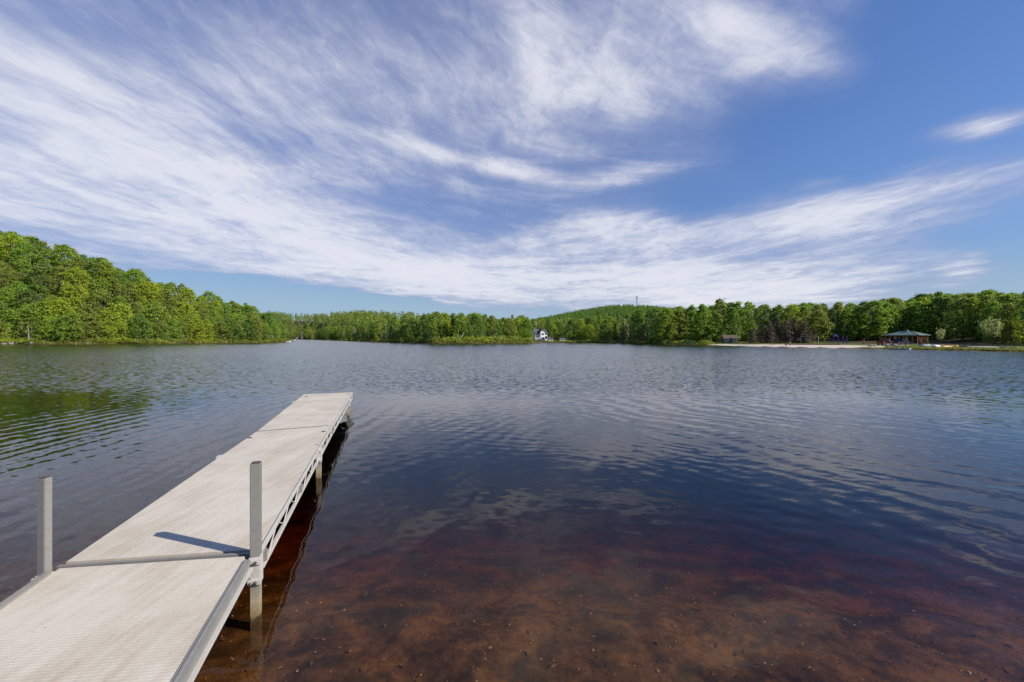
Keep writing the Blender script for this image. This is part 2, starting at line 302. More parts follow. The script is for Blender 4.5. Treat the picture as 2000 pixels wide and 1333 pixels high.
# ------------------------------------------------------------------ mesh helpers
class MB:
    def __init__(s): s.v = []; s.f = []
    def add(s, vs, fs):
        o = len(s.v); s.v += [tuple(v) for v in vs]; s.f += [tuple(i+o for i in f) for f in fs]; return s
    def hexa(s, p):      # eight corners: bottom four, top four
        return s.add(p, [(3, 2, 1, 0), (4, 5, 6, 7), (0, 1, 5, 4), (1, 2, 6, 5), (2, 3, 7, 6), (3, 0, 4, 7)])
    def box(s, x0, x1, y0, y1, z0, z1):
        return s.hexa([(x0, y0, z0), (x1, y0, z0), (x1, y1, z0), (x0, y1, z0), (x0, y0, z1), (x1, y0, z1), (x1, y1, z1), (x0, y1, z1)])
    def bar(s, a, b, w_, h, up=(0, 0, 1)):
        a, b = Vector(a), Vector(b); dd = (b-a).normalized(); sd_ = dd.cross(Vector(up))
        if sd_.length < 1e-4: sd_ = dd.cross(Vector((1, 0, 0)))
        sd_.normalize(); u_ = sd_.cross(dd).normalized(); sd_ *= w_/2; u_ *= h/2
        return s.hexa([a-sd_-u_, a+sd_-u_, b+sd_-u_, b-sd_-u_, a-sd_+u_, a+sd_+u_, b+sd_+u_, b-sd_+u_])
    def tube(s, pts, rad, n=7, cap=True):
        pts = [Vector(p) for p in pts]; rad = rad if hasattr(rad, '__len__') else [rad]*len(pts); vs = []; fs = []
        for i, p in enumerate(pts):
            dd = (pts[min(i+1, len(pts)-1)]-pts[max(i-1, 0)]).normalized()
            a = dd.cross(Vector((0.13, 0.97, 0.2))); a.normalize(); b = dd.cross(a)
            for k in range(n): t_ = 2*math.pi*k/n; vs.append(p+(a*math.cos(t_)+b*math.sin(t_))*rad[i])
        for i in range(len(pts)-1):
            for k in range(n): k2 = (k+1) % n; fs.append((i*n+k, i*n+k2, (i+1)*n+k2, (i+1)*n+k))
        if cap: fs += [tuple(range(n-1, -1, -1)), tuple((len(pts)-1)*n+k for k in range(n))]
        return s.add(vs, fs)
    def prism(s, poly, y0, y1):     # poly in x,z, pushed along y
        n = len(poly); vs = [(a, y0, b) for a, b in poly]+[(a, y1, b) for a, b in poly]
        fs = [tuple(range(n)), tuple(range(2*n-1, n-1, -1))]+[(i, n+i, n+(i+1) % n, (i+1) % n) for i in range(n)]
        return s.add(vs, fs)
    def build(s, name, mat, parent=None, smooth=False, bevel=0.0):
        me = bpy.data.meshes.new(name); me.from_pydata(s.v, [], s.f); me.update()
        o = bpy.data.objects.new(name, me); COL.objects.link(o)
        bm = bmesh.new(); bm.from_mesh(me); bmesh.ops.recalc_face_normals(bm, faces=bm.faces)
        if bevel: bmesh.ops.bevel(bm, geom=bm.edges[:], offset=bevel, segments=2, affect='EDGES', clamp_overlap=True)
        bm.to_mesh(me); bm.free()
        if smooth: me.polygons.foreach_set('use_smooth', [True]*len(me.polygons))
        me.materials.append(MAT[mat] if isinstance(mat, str) else mat)
        if parent is not None: o.parent = parent
        return o
def quads_mesh(name, V, mat):
    """numpy array of quads (n,4,3) as one mesh"""
    V = np.asarray(V, np.float32).reshape(-1, 3); n = len(V)//4
    me = bpy.data.meshes.new(name); me.vertices.add(len(V)); me.vertices.foreach_set('co', V.ravel())
    me.loops.add(len(V)); me.loops.foreach_set('vertex_index', np.arange(len(V), dtype=np.int32))
    me.polygons.add(n); me.polygons.foreach_set('loop_start', np.arange(0, len(V), 4, dtype=np.int32))
    me.update(calc_edges=True); me.validate()
    me.materials.append(MAT[mat] if isinstance(mat, str) else mat); return me
def tag(o, label=None, cat=None, group=None, kind=None):
    for k, v in (('label', label), ('category', cat), ('group', group), ('kind', kind)):
        if v: o[k] = v
    return o
def empty(name, loc=(0, 0, 0), rz=0.0, sc=1.0, label=None, cat=None, group=None):
    o = bpy.data.objects.new(name, None); COL.objects.link(o); o.location = loc; o.rotation_euler = (0, 0, rz); o.scale = (sc, sc, sc); o.empty_display_size = 0.2
    return tag(o, label, cat, group)

# ------------------------------------------------------------------ the lake's outline, terrain
SHORE = [at(-300, 128), at(0, 140.6), at(80, 142), at(150, 146), at(230, 151), at(300, 157), at(360, 166), at(420, 179), at(500, 197), at(545, 218), at(562, 231), at(566, 262), at(560, 330), at(556, 430), at(560, 545),
         at(590, 565), at(606, 540), at(622, 485), at(650, 394), at(700, 281), at(735, 243), at(765, 216), at(800, 187), at(850, 165), at(920, 163), at(1000, 178), at(1080, 204), at(1130, 207), at(1200, 187), at(1260, 164),
         at(1350, 140), at(1400, 131), at(1500, 110), at(1600, 98.5), at(1700, 89.5), at(1800, 82), at(1900, 76), at(2000, 70), at(2150, 61),
         Vector((92, 40, 0)), Vector((80, 16, 0)), Vector((55, 2, 0)), Vector((25, -1.6, 0)), Vector((8, -1.0, 0)), Vector((0, -0.7, 0)), Vector((-8, -0.6, 0)), Vector((-28, -3, 0)), Vector((-80, 6, 0)), Vector((-150, 40, 0)), Vector((-200, 90, 0))]
POLY = np.array([(p.x, p.y) for p in SHORE])
def shore_dist(X, Y):
    """signed distance to the water's edge, positive on land"""
    X = np.asarray(X, float); Y = np.asarray(Y, float); best = np.full(X.shape, 1e9); inside = np.zeros(X.shape, bool)
    n = len(POLY)
    for i in range(n):
        ax, ay = POLY[i]; bx, by = POLY[(i+1) % n]; ex, ey = bx-ax, by-ay
        t_ = np.clip(((X-ax)*ex+(Y-ay)*ey)/(ex*ex+ey*ey), 0, 1)
        best = np.minimum(best, (X-ax-t_*ex)**2+(Y-ay-t_*ey)**2)
        cond = (ay > Y) != (by > Y)
        with np.errstate(divide='ignore', invalid='ignore'): xi = ax+(Y-ay)*ex/(ey if ey else 1e-9)
        inside ^= cond & (X < xi)
    return np.where(inside, -1, 1)*np.sqrt(best)
def sstep(a, b, x): t_ = np.clip((x-a)/(b-a), 0, 1); return t_*t_*(3-2*t_)
BANK_U = [-600, -300, 0, 150, 300, 420, 500, 562, 600, 650, 700, 765, 850, 920, 1000, 1080, 1130, 1200, 1260, 1350, 1400, 1500, 1600, 1700, 1800, 1900, 2000, 2400]
BANK_Y = [115, 128, 141, 146, 157, 179, 197, 231, 545, 394, 281, 216, 165, 163, 178, 204, 207, 187, 164, 140, 131, 110, 98, 89, 82, 76, 70, 55]
def bank_y(u): return np.interp(u, BANK_U, BANK_Y)
def terrain(X, Y):
    X = np.asarray(X, float); Y = np.asarray(Y, float)
    dd = shore_dist(X, Y); u = np.where(Y > 5, 1000+800*X/np.maximum(Y, 5), np.where(X < 0, -600, 2400)); u = np.clip(u, -600, 2400)
    land = np.minimum(dd*0.16, 0.34)+np.clip(dd-2, 0, 60)*0.004
    bed = np.maximum(dd*0.028, -0.13)+np.clip(dd+4.5, -12, 0)*0.20
    z = np.where(dd > 0, land, bed)
    by = bank_y(u); on = Y > 20; byc = np.where(u < 600, 560, by)
    # wooded hill above the left bank
    zone_a = sstep(580, 548, u)*on
    ha = np.interp(u, [-600, 0, 100, 200, 300, 400, 450, 500, 540, 570], [44, 43, 38, 29, 20, 14, 11, 6, 2, 0])
    z = z+zone_a*ha*sstep(2, 78, Y-by)
    # low hill behind the far shore
    zone_b = np.maximum(sstep(566, 600, u), (Y > 560)*sstep(440, 520, u))*sstep(1330, 1180, u)*on
    hb = np.interp(u, [480, 570, 600, 640, 700, 800, 900, 950, 1000, 1080, 1200], [34, 34, 32, 25, 21, 18, 14, 11, 8, 5, 4])
    z = z+zone_b*hb*sstep(np.maximum(300, byc+30), np.maximum(500, byc+200), Y)*(dd > 0)
    # rise behind the beach and pavilion
    zone_c = sstep(1260, 1500, u)*on
    hc = np.interp(u, [1260, 1430, 1600, 1750, 1850, 2000, 2400], [0, 3.0, 3.0, 5.0, 8.0, 10.0, 12.0])
    z = z+zone_c*hc*sstep(np.interp(u, [1260, 1800, 2000], [150, 138, 110]), np.interp(u, [1260, 1800, 2000], [210, 195, 165]), Y)
    # the far ridge with the mast
    z = z+78*np.exp(-((X-335)/300)**2)*sstep(650, 1180, Y)*(dd > 0)
    return z
def gz(x, y): return float(terrain(np.array([x]), np.array([y]))[0])
def ground_obj():
    N = 470; s_ = 7.0
    k = math.asinh(1700/s_); tt = np.linspace(-1, 1, N); gx = s_*np.sinh(k*tt)
    k2 = math.asinh(1560/s_); k3 = -math.asinh(140/s_)/k2; gy = 3+s_*np.sinh(k2*np.linspace(k3, 1, N))
    X, Y = np.meshgrid(gx, gy); Z = terrain(X, Y); D = shore_dist(X, Y)
    near = np.hypot(X, Y) < 25
    Z = Z+np.where(near, 0.020*np.sin(X*3.1+1.7*np.sin(Y*2.3))*np.sin(Y*2.7+X), 0)
    V = np.stack([X, Y, Z], -1).reshape(-1, 3).astype(np.float32)
    idx = np.arange(N*N).reshape(N, N); F = np.stack([idx[:-1, :-1], idx[:-1, 1:], idx[1:, 1:], idx[1:, :-1]], -1).reshape(-1, 4).astype(np.int32)
    me = bpy.data.meshes.new('ground'); me.vertices.add(len(V)); me.vertices.foreach_set('co', V.ravel())
    me.loops.add(F.size); me.loops.foreach_set('vertex_index', F.ravel()); me.polygons.add(len(F)); me.polygons.foreach_set('loop_start', np.arange(0, F.size, 4, dtype=np.int32)); me.update(calc_edges=True)
    me.polygons.foreach_set('use_smooth', np.ones(len(F), bool))
    U = np.where(Y > 5, 1000+800*X/np.maximum(Y, 5), 0)
    sand = ((U > 1385) & (U < 1735) & (Y > 60) & (D < np.interp(U, [1385, 1450, 1540, 1640, 1735], [2.5, 7, 16, 24, 18])) & (D > np.interp(U, [1385, 1640, 1735], [-1, 0.2, 5])))
    lawn = ((U > 1360) & (D < 48) & (D > 0) & (Y > 40)) | ((U > 600) & (U < 1300) & (D < 9) & (D > 0)) | ((U < 575) & (D > 0) & (D < 2)) | ((Y < 2) & (D > 0))
    bed = D < 0.3
    C = np.stack([sand, lawn, bed & ~sand, np.ones_like(D)], -1).reshape(-1, 4).astype(np.float32)
    a = me.color_attributes.new('zone', 'FLOAT_COLOR', 'POINT'); a.data.foreach_set('color', C.ravel())
    me.materials.append(MAT['ground']); o = bpy.data.objects.new('ground', me); COL.objects.link(o)
    tag(o, 'lake shore, forest floor, beach and brown lake bed', None, None, 'structure')
ground_obj()
lake = MB().box(-560, 420, -30, 700, -5.0, 0.0).build('lake', 'lake_water'); tag(lake, 'dark tea coloured lake with rippled surface', None, None, 'structure')
# ------------------------------------------------------------------ the dock and its gangway
DECK = 0.54
def px(u, v, z): k = (EYE-z)/(v-660); return Vector(((u-1000)*k, 800*k, z))
DL = [px(113, 1106, DECK), px(500, 843, DECK), px(592, 771, DECK)]; DR = [px(503, 1080, DECK), px(648, 831, DECK), px(688, 767, DECK)]
def dk(s, t, z=0.0):
    i = 0 if t < 1 else 1; f = t-i
    a = DL[i].lerp(DL[i+1], f); b = DR[i].lerp(DR[i+1], f); p = a.lerp(b, s); p.z = DECK+z; return p
AX = (DR[2]-DR[0]).normalized(); SIDE = Vector((AX.y, -AX.x, 0))
YAW = math.atan2(AX.y, AX.x)-math.pi/2
org = dk(0.5, 0.0); org.z = 0
dock = empty('dock', org, 0, 1, 'pale ribbed aluminium dock running out over the water', 'dock')
dock.matrix_world = Matrix.Translation(org)
class DB(MB):
    def build(s, name, mat, parent=dock, **k):
        o0 = org if parent is dock or parent.parent is dock else Vector((0, 0, 0)); s.v = [tuple(Vector(v)-o0) for v in s.v]; return MB.build(s, name, mat, parent, **k)
def ribbed(A, B, C, D, n, groove=0.0009, thick=0.035):
    """ribs running from edge A-B to edge D-C (A,B near left/right; D,C far left/right)"""
    m = DB(); A, B, C, D = map(Vector, (A, B, C, D)); prof = []
    for i in range(n):
        a, b = i/n, (i+1)/n; w_ = b-a
        prof += [(a+w_*0.06, 0), (a+w_*0.60, 0), (a+w_*0.68, -groove), (a+w_*0.98, -groove)]
    vs = []
    for f, zz in prof:
        p = A.lerp(B, f); q = D.lerp(C, f); vs += [p+Vector((0, 0, zz)), q+Vector((0, 0, zz))]
    fs = [(2*i, 2*i+2, 2*i+3, 2*i+1) for i in range(len(prof)-1)]
    m.add(vs, fs); dn = Vector((0, 0, -thick)); up = Vector((0, 0, -groove-0.001))
    m.hexa([A+dn, B+dn, C+dn, D+dn, A+up, B+up, C+up, D+up]); return m
for k, (t0, t1) in enumerate(((0.012, 0.992), (1.008, 1.996))):
    p = ribbed(dk(0.012, t0), dk(0.988, t0), dk(0.988, t1), dk(0.012, t1), 58).build('deck_panel', 'deck')
    tag(p, ['nearer ribbed deck panel of the dock', 'outer ribbed deck panel at the end of the dock'][k])
for t, wd in ((0.0, 0.032), (1.0, 0.034)):
    a, b = dk(0.0, t, -0.012), dk(0.965, t, -0.012); DB().bar(a, b, wd, 0.034).build('seam_strip', 'seam_metal', bevel=0.004)
DB().bar(dk(0, 1.999, -0.02)+AX*0.01, dk(1, 1.999, -0.02)+AX*0.01, 0.03, 0.05).build('end_trim', 'aluminium', bevel=0.004)
for sd_ in (0, 1):
    off = SIDE*(0.006 if sd_ else 0.02)
    for t0, t1 in ((0.012, 0.996), (1.004, 2.0)):
        DB().bar(dk(sd_, t0, -0.021 if sd_ else -0.062)+off, dk(sd_, t1, -0.021 if sd_ else -0.062)+off, 0.03, 0.046).build('edge_rail', 'aluminium', bevel=0.005)
        DB().bar(dk(sd_, t0+0.006, -0.185)+off, dk(sd_, t1-0.006, -0.18)+off, 0.04, 0.036).build('lower_chord', 'aluminium', bevel=0.005)
        n = 9
        for i in range(n):
            ta = t0+(t1-t0)*(i+0.08)/n; tb = t0+(t1-t0)*(i+0.50)/n; tc = t0+(t1-t0)*(i+0.92)/n
            m = DB().tube([dk(sd_, ta, -0.043)+off, dk(sd_, tb, -0.162)+off], 0.0065, 6).tube([dk(sd_, tb, -0.162)+off, dk(sd_, tc, -0.043)+off], 0.0065, 6)
            m.build('truss_web', 'aluminium')
        for f in (0.02, 0.34, 0.67, 0.98):
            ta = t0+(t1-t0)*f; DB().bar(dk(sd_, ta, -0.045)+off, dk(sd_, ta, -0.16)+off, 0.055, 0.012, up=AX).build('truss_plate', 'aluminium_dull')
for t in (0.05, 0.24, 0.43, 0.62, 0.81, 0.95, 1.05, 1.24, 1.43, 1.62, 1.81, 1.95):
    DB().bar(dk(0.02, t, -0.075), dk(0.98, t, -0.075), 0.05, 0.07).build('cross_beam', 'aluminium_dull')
def leg(s, t, ztop, side, out=0.085, tall=False, turn=0.0, w_=0.082):
    c = dk(s, t)+globals()['SIDE']*side*out; c.z = 0; q_ = Matrix.Rotation(turn, 3, 'Z'); SIDE, AX = q_ @ globals()['SIDE'], q_ @ globals()['AX']
    zb = gz(c.x, c.y)-0.06
    def post(z0, z1, w_, hollow=0.0):
        hx, hy = SIDE*w_/2, AX*w_/2
        return [c-hx-hy+Vector((0, 0, z0)), c+hx-hy+Vector((0, 0, z0)), c+hx+hy+Vector((0, 0, z0)), c-hx+hy+Vector((0, 0, z0)), c-hx-hy+Vector((0, 0, z1)), c+hx-hy+Vector((0, 0, z1)), c+hx+hy+Vector((0, 0, z1)), c-hx+hy+Vector((0, 0, z1))]
    L = DB().hexa(post(zb, ztop, w_)).build('leg', 'stained_leg', bevel=0.005)
    if tall:
        DB().hexa(post(ztop+0.0005, ztop+0.006, w_-0.012)).build('leg_cap', 'steel_bolt', L)
    DB().hexa(post(DECK-0.24, DECK-0.005, w_+0.016)).build('sleeve', 'aluminium', L, bevel=0.003)
    for z in (DECK-0.215, DECK-0.04):
        f = c-AX*(w_/2+0.016); f.z = z
        DB().bar(f-SIDE*0.052, f+SIDE*0.052, 0.02, 0.045).build('clamp', 'aluminium', L, bevel=0.003)
        g = f-AX*0.012
        DB().tube([g+SIDE*0.012, g-AX*0.03+SIDE*0.012], 0.013, 8).build('bolt', 'steel_bolt', L); DB().tube([g-SIDE*0.03, g-SIDE*0.03-AX*0.018], 0.009, 6).build('bolt', 'steel_bolt', L)
        f2 = c-SIDE*side*(w_/2+0.02); f2.z = z
        DB().bar(f2-SIDE*side*0.028, f2+SIDE*side*0.010, 0.05, 0.03).build('bracket', 'seam_metal', L)
    if not tall:
        f = c+AX*0.0; hb = dk(s, t, -0.2)-SIDE*side*0.02+AX*0.5; lo = Vector((c.x, c.y, 0.06))+AX*0.05
        DB().bar(hb, lo, 0.035, 0.035).build('brace', 'stained_leg', L)
        gp = Vector((c.x, c.y, 0))
        DB().prism([(0, 0), (0.30, 0.20), (0, 0.20)], -0.006, 0.006)
    return L
leg(1, -0.006, 1.353, 1, -0.004, True, 0.0, 0.076); leg(0, -0.02, 1.32, -1, 0.02, True, R(-16), 0.062)
for t in (0.655, 1.72): leg(1, t, DECK-0.05, 1, 0.0); leg(0, t, DECK-0.05, -1, 0.0)
for u, v in ((488, 855.5), (632, 843), (598, 775), (681, 770)):
    p = px(u, v, DECK+0.001); DB().tube([p-Vector((0, 0, 0.004)), p+Vector((0, 0, 0.004))], 0.042, 14).build('hole_cap', 'black_rubber')
p = px(618, 869, DECK+0.001); DB().tube([p-Vector((0, 0, 0.004)), p+Vector((0, 0, 0.003))], 0.022, 10).build('hole_cap', 'steel_bolt')

GD = Vector((0.346, -1.0, 0.024)); GL = px(122, 1106, DECK)-AX*0.035; GR = px(478, 1087, DECK)-AX*0.0; GLEN = 4.3
gang = empty('gangway', (0, 0, 0), 0, 1, 'cross ribbed pale gangway ramp joining the shore to the dock', 'gangway')
class GB(DB):
    def build(s, name, mat, parent=gang, **k): return MB.build(s, name, mat, parent, **k)
m = ribbed(GL, GL+GD*GLEN, GR+GD*GLEN, GR, 172, 0.0018, 0.035); m.__class__ = GB
m.build('ramp_deck', 'deck')
def rail(p, sdir, name_, wd, lift):
    o = sdir*wd/2
    q = p+GD*GLEN; p = p+GD*0.075
    up = Vector((0, 0, lift))
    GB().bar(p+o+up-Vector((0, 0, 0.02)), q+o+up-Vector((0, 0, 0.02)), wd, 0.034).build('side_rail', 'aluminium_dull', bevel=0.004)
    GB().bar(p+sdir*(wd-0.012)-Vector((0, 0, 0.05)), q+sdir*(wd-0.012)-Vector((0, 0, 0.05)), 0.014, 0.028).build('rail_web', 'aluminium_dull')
    GB().bar(p+sdir*(wd+0.001)-Vector((0, 0, 0.075)), q+sdir*(wd+0.001)-Vector((0, 0, 0.075)), 0.04, 0.02).build('rail_flange', 'aluminium', bevel=0.003)
    GB().bar(p+sdir*(wd*0.45)+up-Vector((0, 0, 0.0005)), q+sdir*(wd*0.45)+up-Vector((0, 0, 0.0005)), 0.012, 0.008).build('rail_lip', 'aluminium_dull')
rail(GR+SIDE*0.002, SIDE, 'right', 0.062, 0.004); rail(GL-SIDE*0.002, -SIDE, 'left', 0.05, 0.022)
for k in range(6):
    a = GL+GD*(0.12+0.8*k)-Vector((0, 0, 0.07)); b = GR+GD*(0.12+0.8*k)-Vector((0, 0, 0.07)); GB().bar(a, b, 0.05, 0.06).build('cross_beam', 'aluminium_dull')
a = GR+GD*0.02-Vector((0, 0, 0.20))-SIDE*0.5; GB().bar(a, a+SIDE*0.56, 0.05, 0.05).build('hinge_beam', 'stained_leg')
for s_ in (0.02, 0.97):
    a = GL.lerp(GR, s_)+GD*(GLEN-0.12); GB().bar(Vector((a.x, a.y, gz(a.x, a.y)-0.05)), Vector((a.x, a.y, a.z-0.05)), 0.08, 0.08).build('footing', 'concrete')
# stones and drift lying on the lake bed close to shore
def pebbles():
    n = 2600; X = rng.uniform(-5.5, 6.5, n); Y = rng.uniform(1.6, 7.0, n); Z = terrain(X, Y); V = []; F = []
    s_ = np.clip(rng.lognormal(-5.0, 0.4, n), 0.003, 0.016)
    base = np.array([(1, 0, 0), (-1, 0, 0), (0, 1, 0), (0, -1, 0), (0, 0, 1), (0, 0, -1), ], float)
    tri = [(0, 2, 4), (2, 1, 4), (1, 3, 4), (3, 0, 4), (2, 0, 5), (1, 2, 5), (3, 1, 5), (0, 3, 5)]
    for i in range(n):
        a = rng.uniform(0, 6.28); q = base*s_[i]*rng.uniform(0.7, 1.3, (6, 3))*np.array([1.3, 0.9, 0.55]); c, s2 = math.cos(a), math.sin(a)
        q = np.stack([q[:, 0]*c-q[:, 1]*s2+X[i], q[:, 0]*s2+q[:, 1]*c+Y[i], q[:, 2]+Z[i]+0.01], -1); o = len(V)
        V += q.tolist(); F += [(t_[0]+o, t_[1]+o, t_[2]+o) for t_ in tri]
    m = MB(); m.v = V; m.f = F; m, = [m]
    o = m.build('pebbles', pebble_mat(), smooth=False); tag(o, 'brown pebbles scattered over the shallow lake bed', None, None, 'stuff')
def pebble_mat():
    m, t = new_mat('pebble'); i = t.node('ShaderNodeNewGeometry').outputs['Random Per Island']
    c = t.ramp(i, [(0.0, (0.06, 0.04, 0.025)), (0.4, (0.22, 0.13, 0.06)), (0.85, (0.28, 0.18, 0.09)), (1.0, (0.40, 0.32, 0.22))])
    b = t.node('ShaderNodeBsdfPrincipled', {'Base Color': c, 'Roughness': 0.8}); finish(t, b.outputs[0]); return m
pebbles()
plain('litter', (0.075, 0.045, 0.024), 0.9)
def litter():
    n = 700; X = rng.uniform(-4.5, 6, n); Y = rng.uniform(1.8, 6.0, n); Z = terrain(X, Y)+0.022
    C_ = np.stack([X, Y, Z], -1); a = rng.uniform(0, 6.28, n); s_ = rng.uniform(0.006, 0.017, n); lg = rng.uniform(0.9, 3.2, n)
    A_ = np.stack([np.cos(a)*s_*lg, np.sin(a)*s_*lg, rng.normal(0, .006, n)], -1); B_ = np.stack([-np.sin(a)*s_*.5, np.cos(a)*s_*.5, rng.normal(0, .006, n)], -1)
    o = bpy.data.objects.new('leaf_litter', quads_mesh('leaf_litter', np.stack([C_-A_, C_-B_, C_+A_, C_+B_], 1), MAT['litter'])); COL.objects.link(o); tag(o, 'sunken leaves lying on the shallow lake bed', None, None, 'stuff')
litter()
# ------------------------------------------------------------------ trees
def leaves(C, Rr, n_per, size, flat=0.75, up=0.55, rg=rng):
    """leaf sized quads filling clumps: centres C (k,3), radii Rr (k,)"""
    k = len(C); C = np.repeat(C, n_per, 0); Rr = np.repeat(Rr, n_per); n = len(C)
    d_ = rg.normal(size=(n, 3)); d_ /= np.linalg.norm(d_, axis=1)[:, None]
    P_ = C+d_*(Rr*np.clip(np.abs(rg.normal(0, 0.68, n)), 0, 1.75))[:, None]*np.array([1, 1, flat])
    N_ = d_*0.3+rg.normal(size=(n, 3))*0.6; N_[:, 2] += up; N_ /= np.linalg.norm(N_, axis=1)[:, None]
    A_ = np.cross(N_, rg.normal(size=(n, 3))); A_ /= np.linalg.norm(A_, axis=1)[:, None]; B_ = np.cross(N_, A_)
    sz = size*rg.uniform(0.55, 1.35, n)
    A_ *= (sz*0.62)[:, None]; B_ *= (sz*0.38)[:, None]
    return np.stack([P_-A_, P_-B_*1.0+A_*0.1, P_+A_, P_+B_], 1)
def broadleaf_proto(seed, h=15.0, rad=4.2, base=0.14, lobes=9, n_clump=120, per=46, top=0.62, size=0.46, bark='bark', trunk_r=0.22):
    rg = np.random.default_rng(seed); m = MB(); tips = []
    lean = rg.normal(0, 0.25, 2); tp = [(lean[0]*f*f*2, lean[1]*f*f*2, h*0.86*f) for f in (0, 0.15, 0.35, 0.6, 0.8, 1.0)]
    m.tube(tp, [trunk_r*1.25, trunk_r, trunk_r*.85, trunk_r*.6, trunk_r*.38, trunk_r*.12], 7)
    lob = [(rg.uniform(0, 6.28), rg.uniform(0.2, 0.95), rg.uniform(0.55, 1.1)) for _ in range(lobes)]
    C_ = []
    while len(C_) < n_clump:
        f = rg.uniform(0, 1); a = rg.uniform(0, 6.28)
        env = 0.62+0.38*math.sin(f/0.36*math.pi/2) if f < 0.36 else max(0.0, 1-((f-0.36)/0.64)**(2.4*top))**0.62
        bump_ = 0.72+0.28*max(math.cos(a-la)*0.6+0.4-abs(f-lf)*1.6 for la, lf, lw in lob)*1.2
        r_ = rad*max(0.06, env)*bump_*(rg.uniform(0.25, 1)**0.45)
        C_.append((math.cos(a)*r_+lean[0]*f*f*2, math.sin(a)*r_+lean[1]*f*f*2, h*(base+(0.97-base)*f)-0.5))
    C_ = np.array(C_); Rr = rg.uniform(0.45, 1.15, len(C_))*(rad/4.2)**0.6
    for i in rg.choice(len(C_), 13, replace=False):
        c = C_[i]; zt = max(h*0.10, c[2]-abs(np.hypot(c[0], c[1]))*0.85-0.4); f = zt/(h*0.86); s0 = Vector((lean[0]*f*f*2, lean[1]*f*f*2, zt)); e = Vector(c)
        m.tube([s0, s0.lerp(e, 0.5)+Vector((0, 0, -0.15)), e], [trunk_r*.42, trunk_r*.26, trunk_r*.08], 5)
    V = leaves(C_, Rr, per, size, 0.7, 0.5, rg)
    return m, V, bark, h
def conifer_proto(seed, h=13.0, rad=2.4, per=30, size=0.40, bare=0.04):
    rg = np.random.default_rng(seed); m = MB().tube([(0, 0, 0), (0.05, 0, h*.5), (0, 0, h*0.99)], [0.19, 0.12, 0.02], 7); C_ = []; Rr = []
    z = h*bare+0.3
    while z < h*0.98:
        f = (z/h); r0 = rad*(1-f)**0.85+0.18; nb = int(5+6*(1-f)); a0 = rg.uniform(0, 6.28)
        for b_ in range(nb):
            a = a0+6.28*b_/nb+rg.normal(0, .2); L_ = r0*rg.uniform(0.65, 1.12)
            if f < 0.8: m.tube([(0, 0, z), (math.cos(a)*L_*.95, math.sin(a)*L_*.95, z-L_*0.22)], [0.035, 0.008], 4, False)
            for g in np.linspace(0.35, 1, max(2, int(L_/0.5))):
                C_.append((math.cos(a)*L_*g, math.sin(a)*L_*g, z-L_*g*0.25)); Rr.append(0.20+0.20*(1-g)+0.12*(1-f))
        z += 0.50+0.30*(1-f)
    return m, leaves(np.array(C_), np.array(Rr), max(4, per//3), size, 0.45, 0.2, rg), 'bark', h
def bush_proto(seed, h=2.0, rad=1.3, n=26, per=34, size=0.24):
    rg = np.random.default_rng(seed); m = MB(); C_ = []
    for _ in range(n):
        a = rg.uniform(0, 6.28); r_ = rad*rg.uniform(0, 1)**0.6; z = h*(0.22+0.62*rg.uniform(0, 1)*(1-(r_/rad)**2*0.7)); C_.append((math.cos(a)*r_, math.sin(a)*r_, z))
    C_ = np.array(C_)
    for c in C_[:7]: m.tube([(c[0]*.15, c[1]*.15, -0.1), tuple(c)], [0.035, 0.012], 5)
    return m, leaves(C_, rg.uniform(0.28, 0.5, n)*rad/1.3, per, size, 0.75, 0.4, rg), 'bark', h
def young_proto(seed, h=6.0, rad=1.7, fork=3):
    """vase shaped young tree with an airy crown"""
    rg = np.random.default_rng(seed); m = MB().tube([(0, 0, -0.1), (0.02, 0, h*0.22)], [0.10, 0.075], 7); C_ = []; Rr = []
    for k in range(fork*3):
        a = 6.28*k/(fork*3)+rg.normal(0, .3); L_ = h*rg.uniform(0.45, 0.78); sp = rad*rg.uniform(0.3, 1.0)
        e = Vector((math.cos(a)*sp, math.sin(a)*sp, h*0.22+L_)); m.tube([(0.02, 0, h*0.2), Vector((0, 0, h*.2)).lerp(e, .5)+Vector((0, 0, .2)), e], [0.05, 0.03, 0.008], 5)
        for g in np.linspace(0.35, 1.0, 7): p = Vector((0, 0, h*.2)).lerp(e, g); C_.append((p.x+rg.normal(0, .18), p.y+rg.normal(0, .18), p.z)); Rr.append(rg.uniform(0.30, 0.52)*(1.15-0.45*g))
    return m, leaves(np.array(C_), np.array(Rr), 34, 0.20, 0.9, 0.2, rg), 'bark', h
PROTO = {}
def proto(key, res):
    m, V, bark, h = res
    me = bpy.data.meshes.new('trunk'); me.from_pydata(m.v, [], m.f); me.update(); me.polygons.foreach_set('use_smooth', [True]*len(me.polygons)); me.materials.append(MAT[bark])
    PROTO.setdefault(key, []).append((me, quads_mesh('crown', V, 'forest'), h))
for s_ in range(8): proto('broad', broadleaf_proto(100+s_, 15, 3.7+0.2*s_, 0.08+0.03*(s_ % 3), lobes=7+s_, n_clump=165+9*s_, per=44, top=(0.62, 0.8, 1.0, 0.7)[s_ % 4], size=0.40))
for s_ in range(3): proto('slim', broadleaf_proto(200+s_, 15, 2.3+0.2*s_, 0.12, 7, 85, 44, 0.7, 0.38, 'pale_bark', 0.15))
for s_ in range(2): proto('spruce', conifer_proto(300+s_, 14, 2.6))
for s_ in range(2): proto('brown', conifer_proto(320+s_, 11, 3.4, 34, 0.38))
for s_ in range(2): proto('young', young_proto(340+s_, 6.0, 1.5+0.4*s_))
for s_ in range(4): proto('bush', bush_proto(360+s_, 1.9+0.3*s_, 1.3+.15*s_))
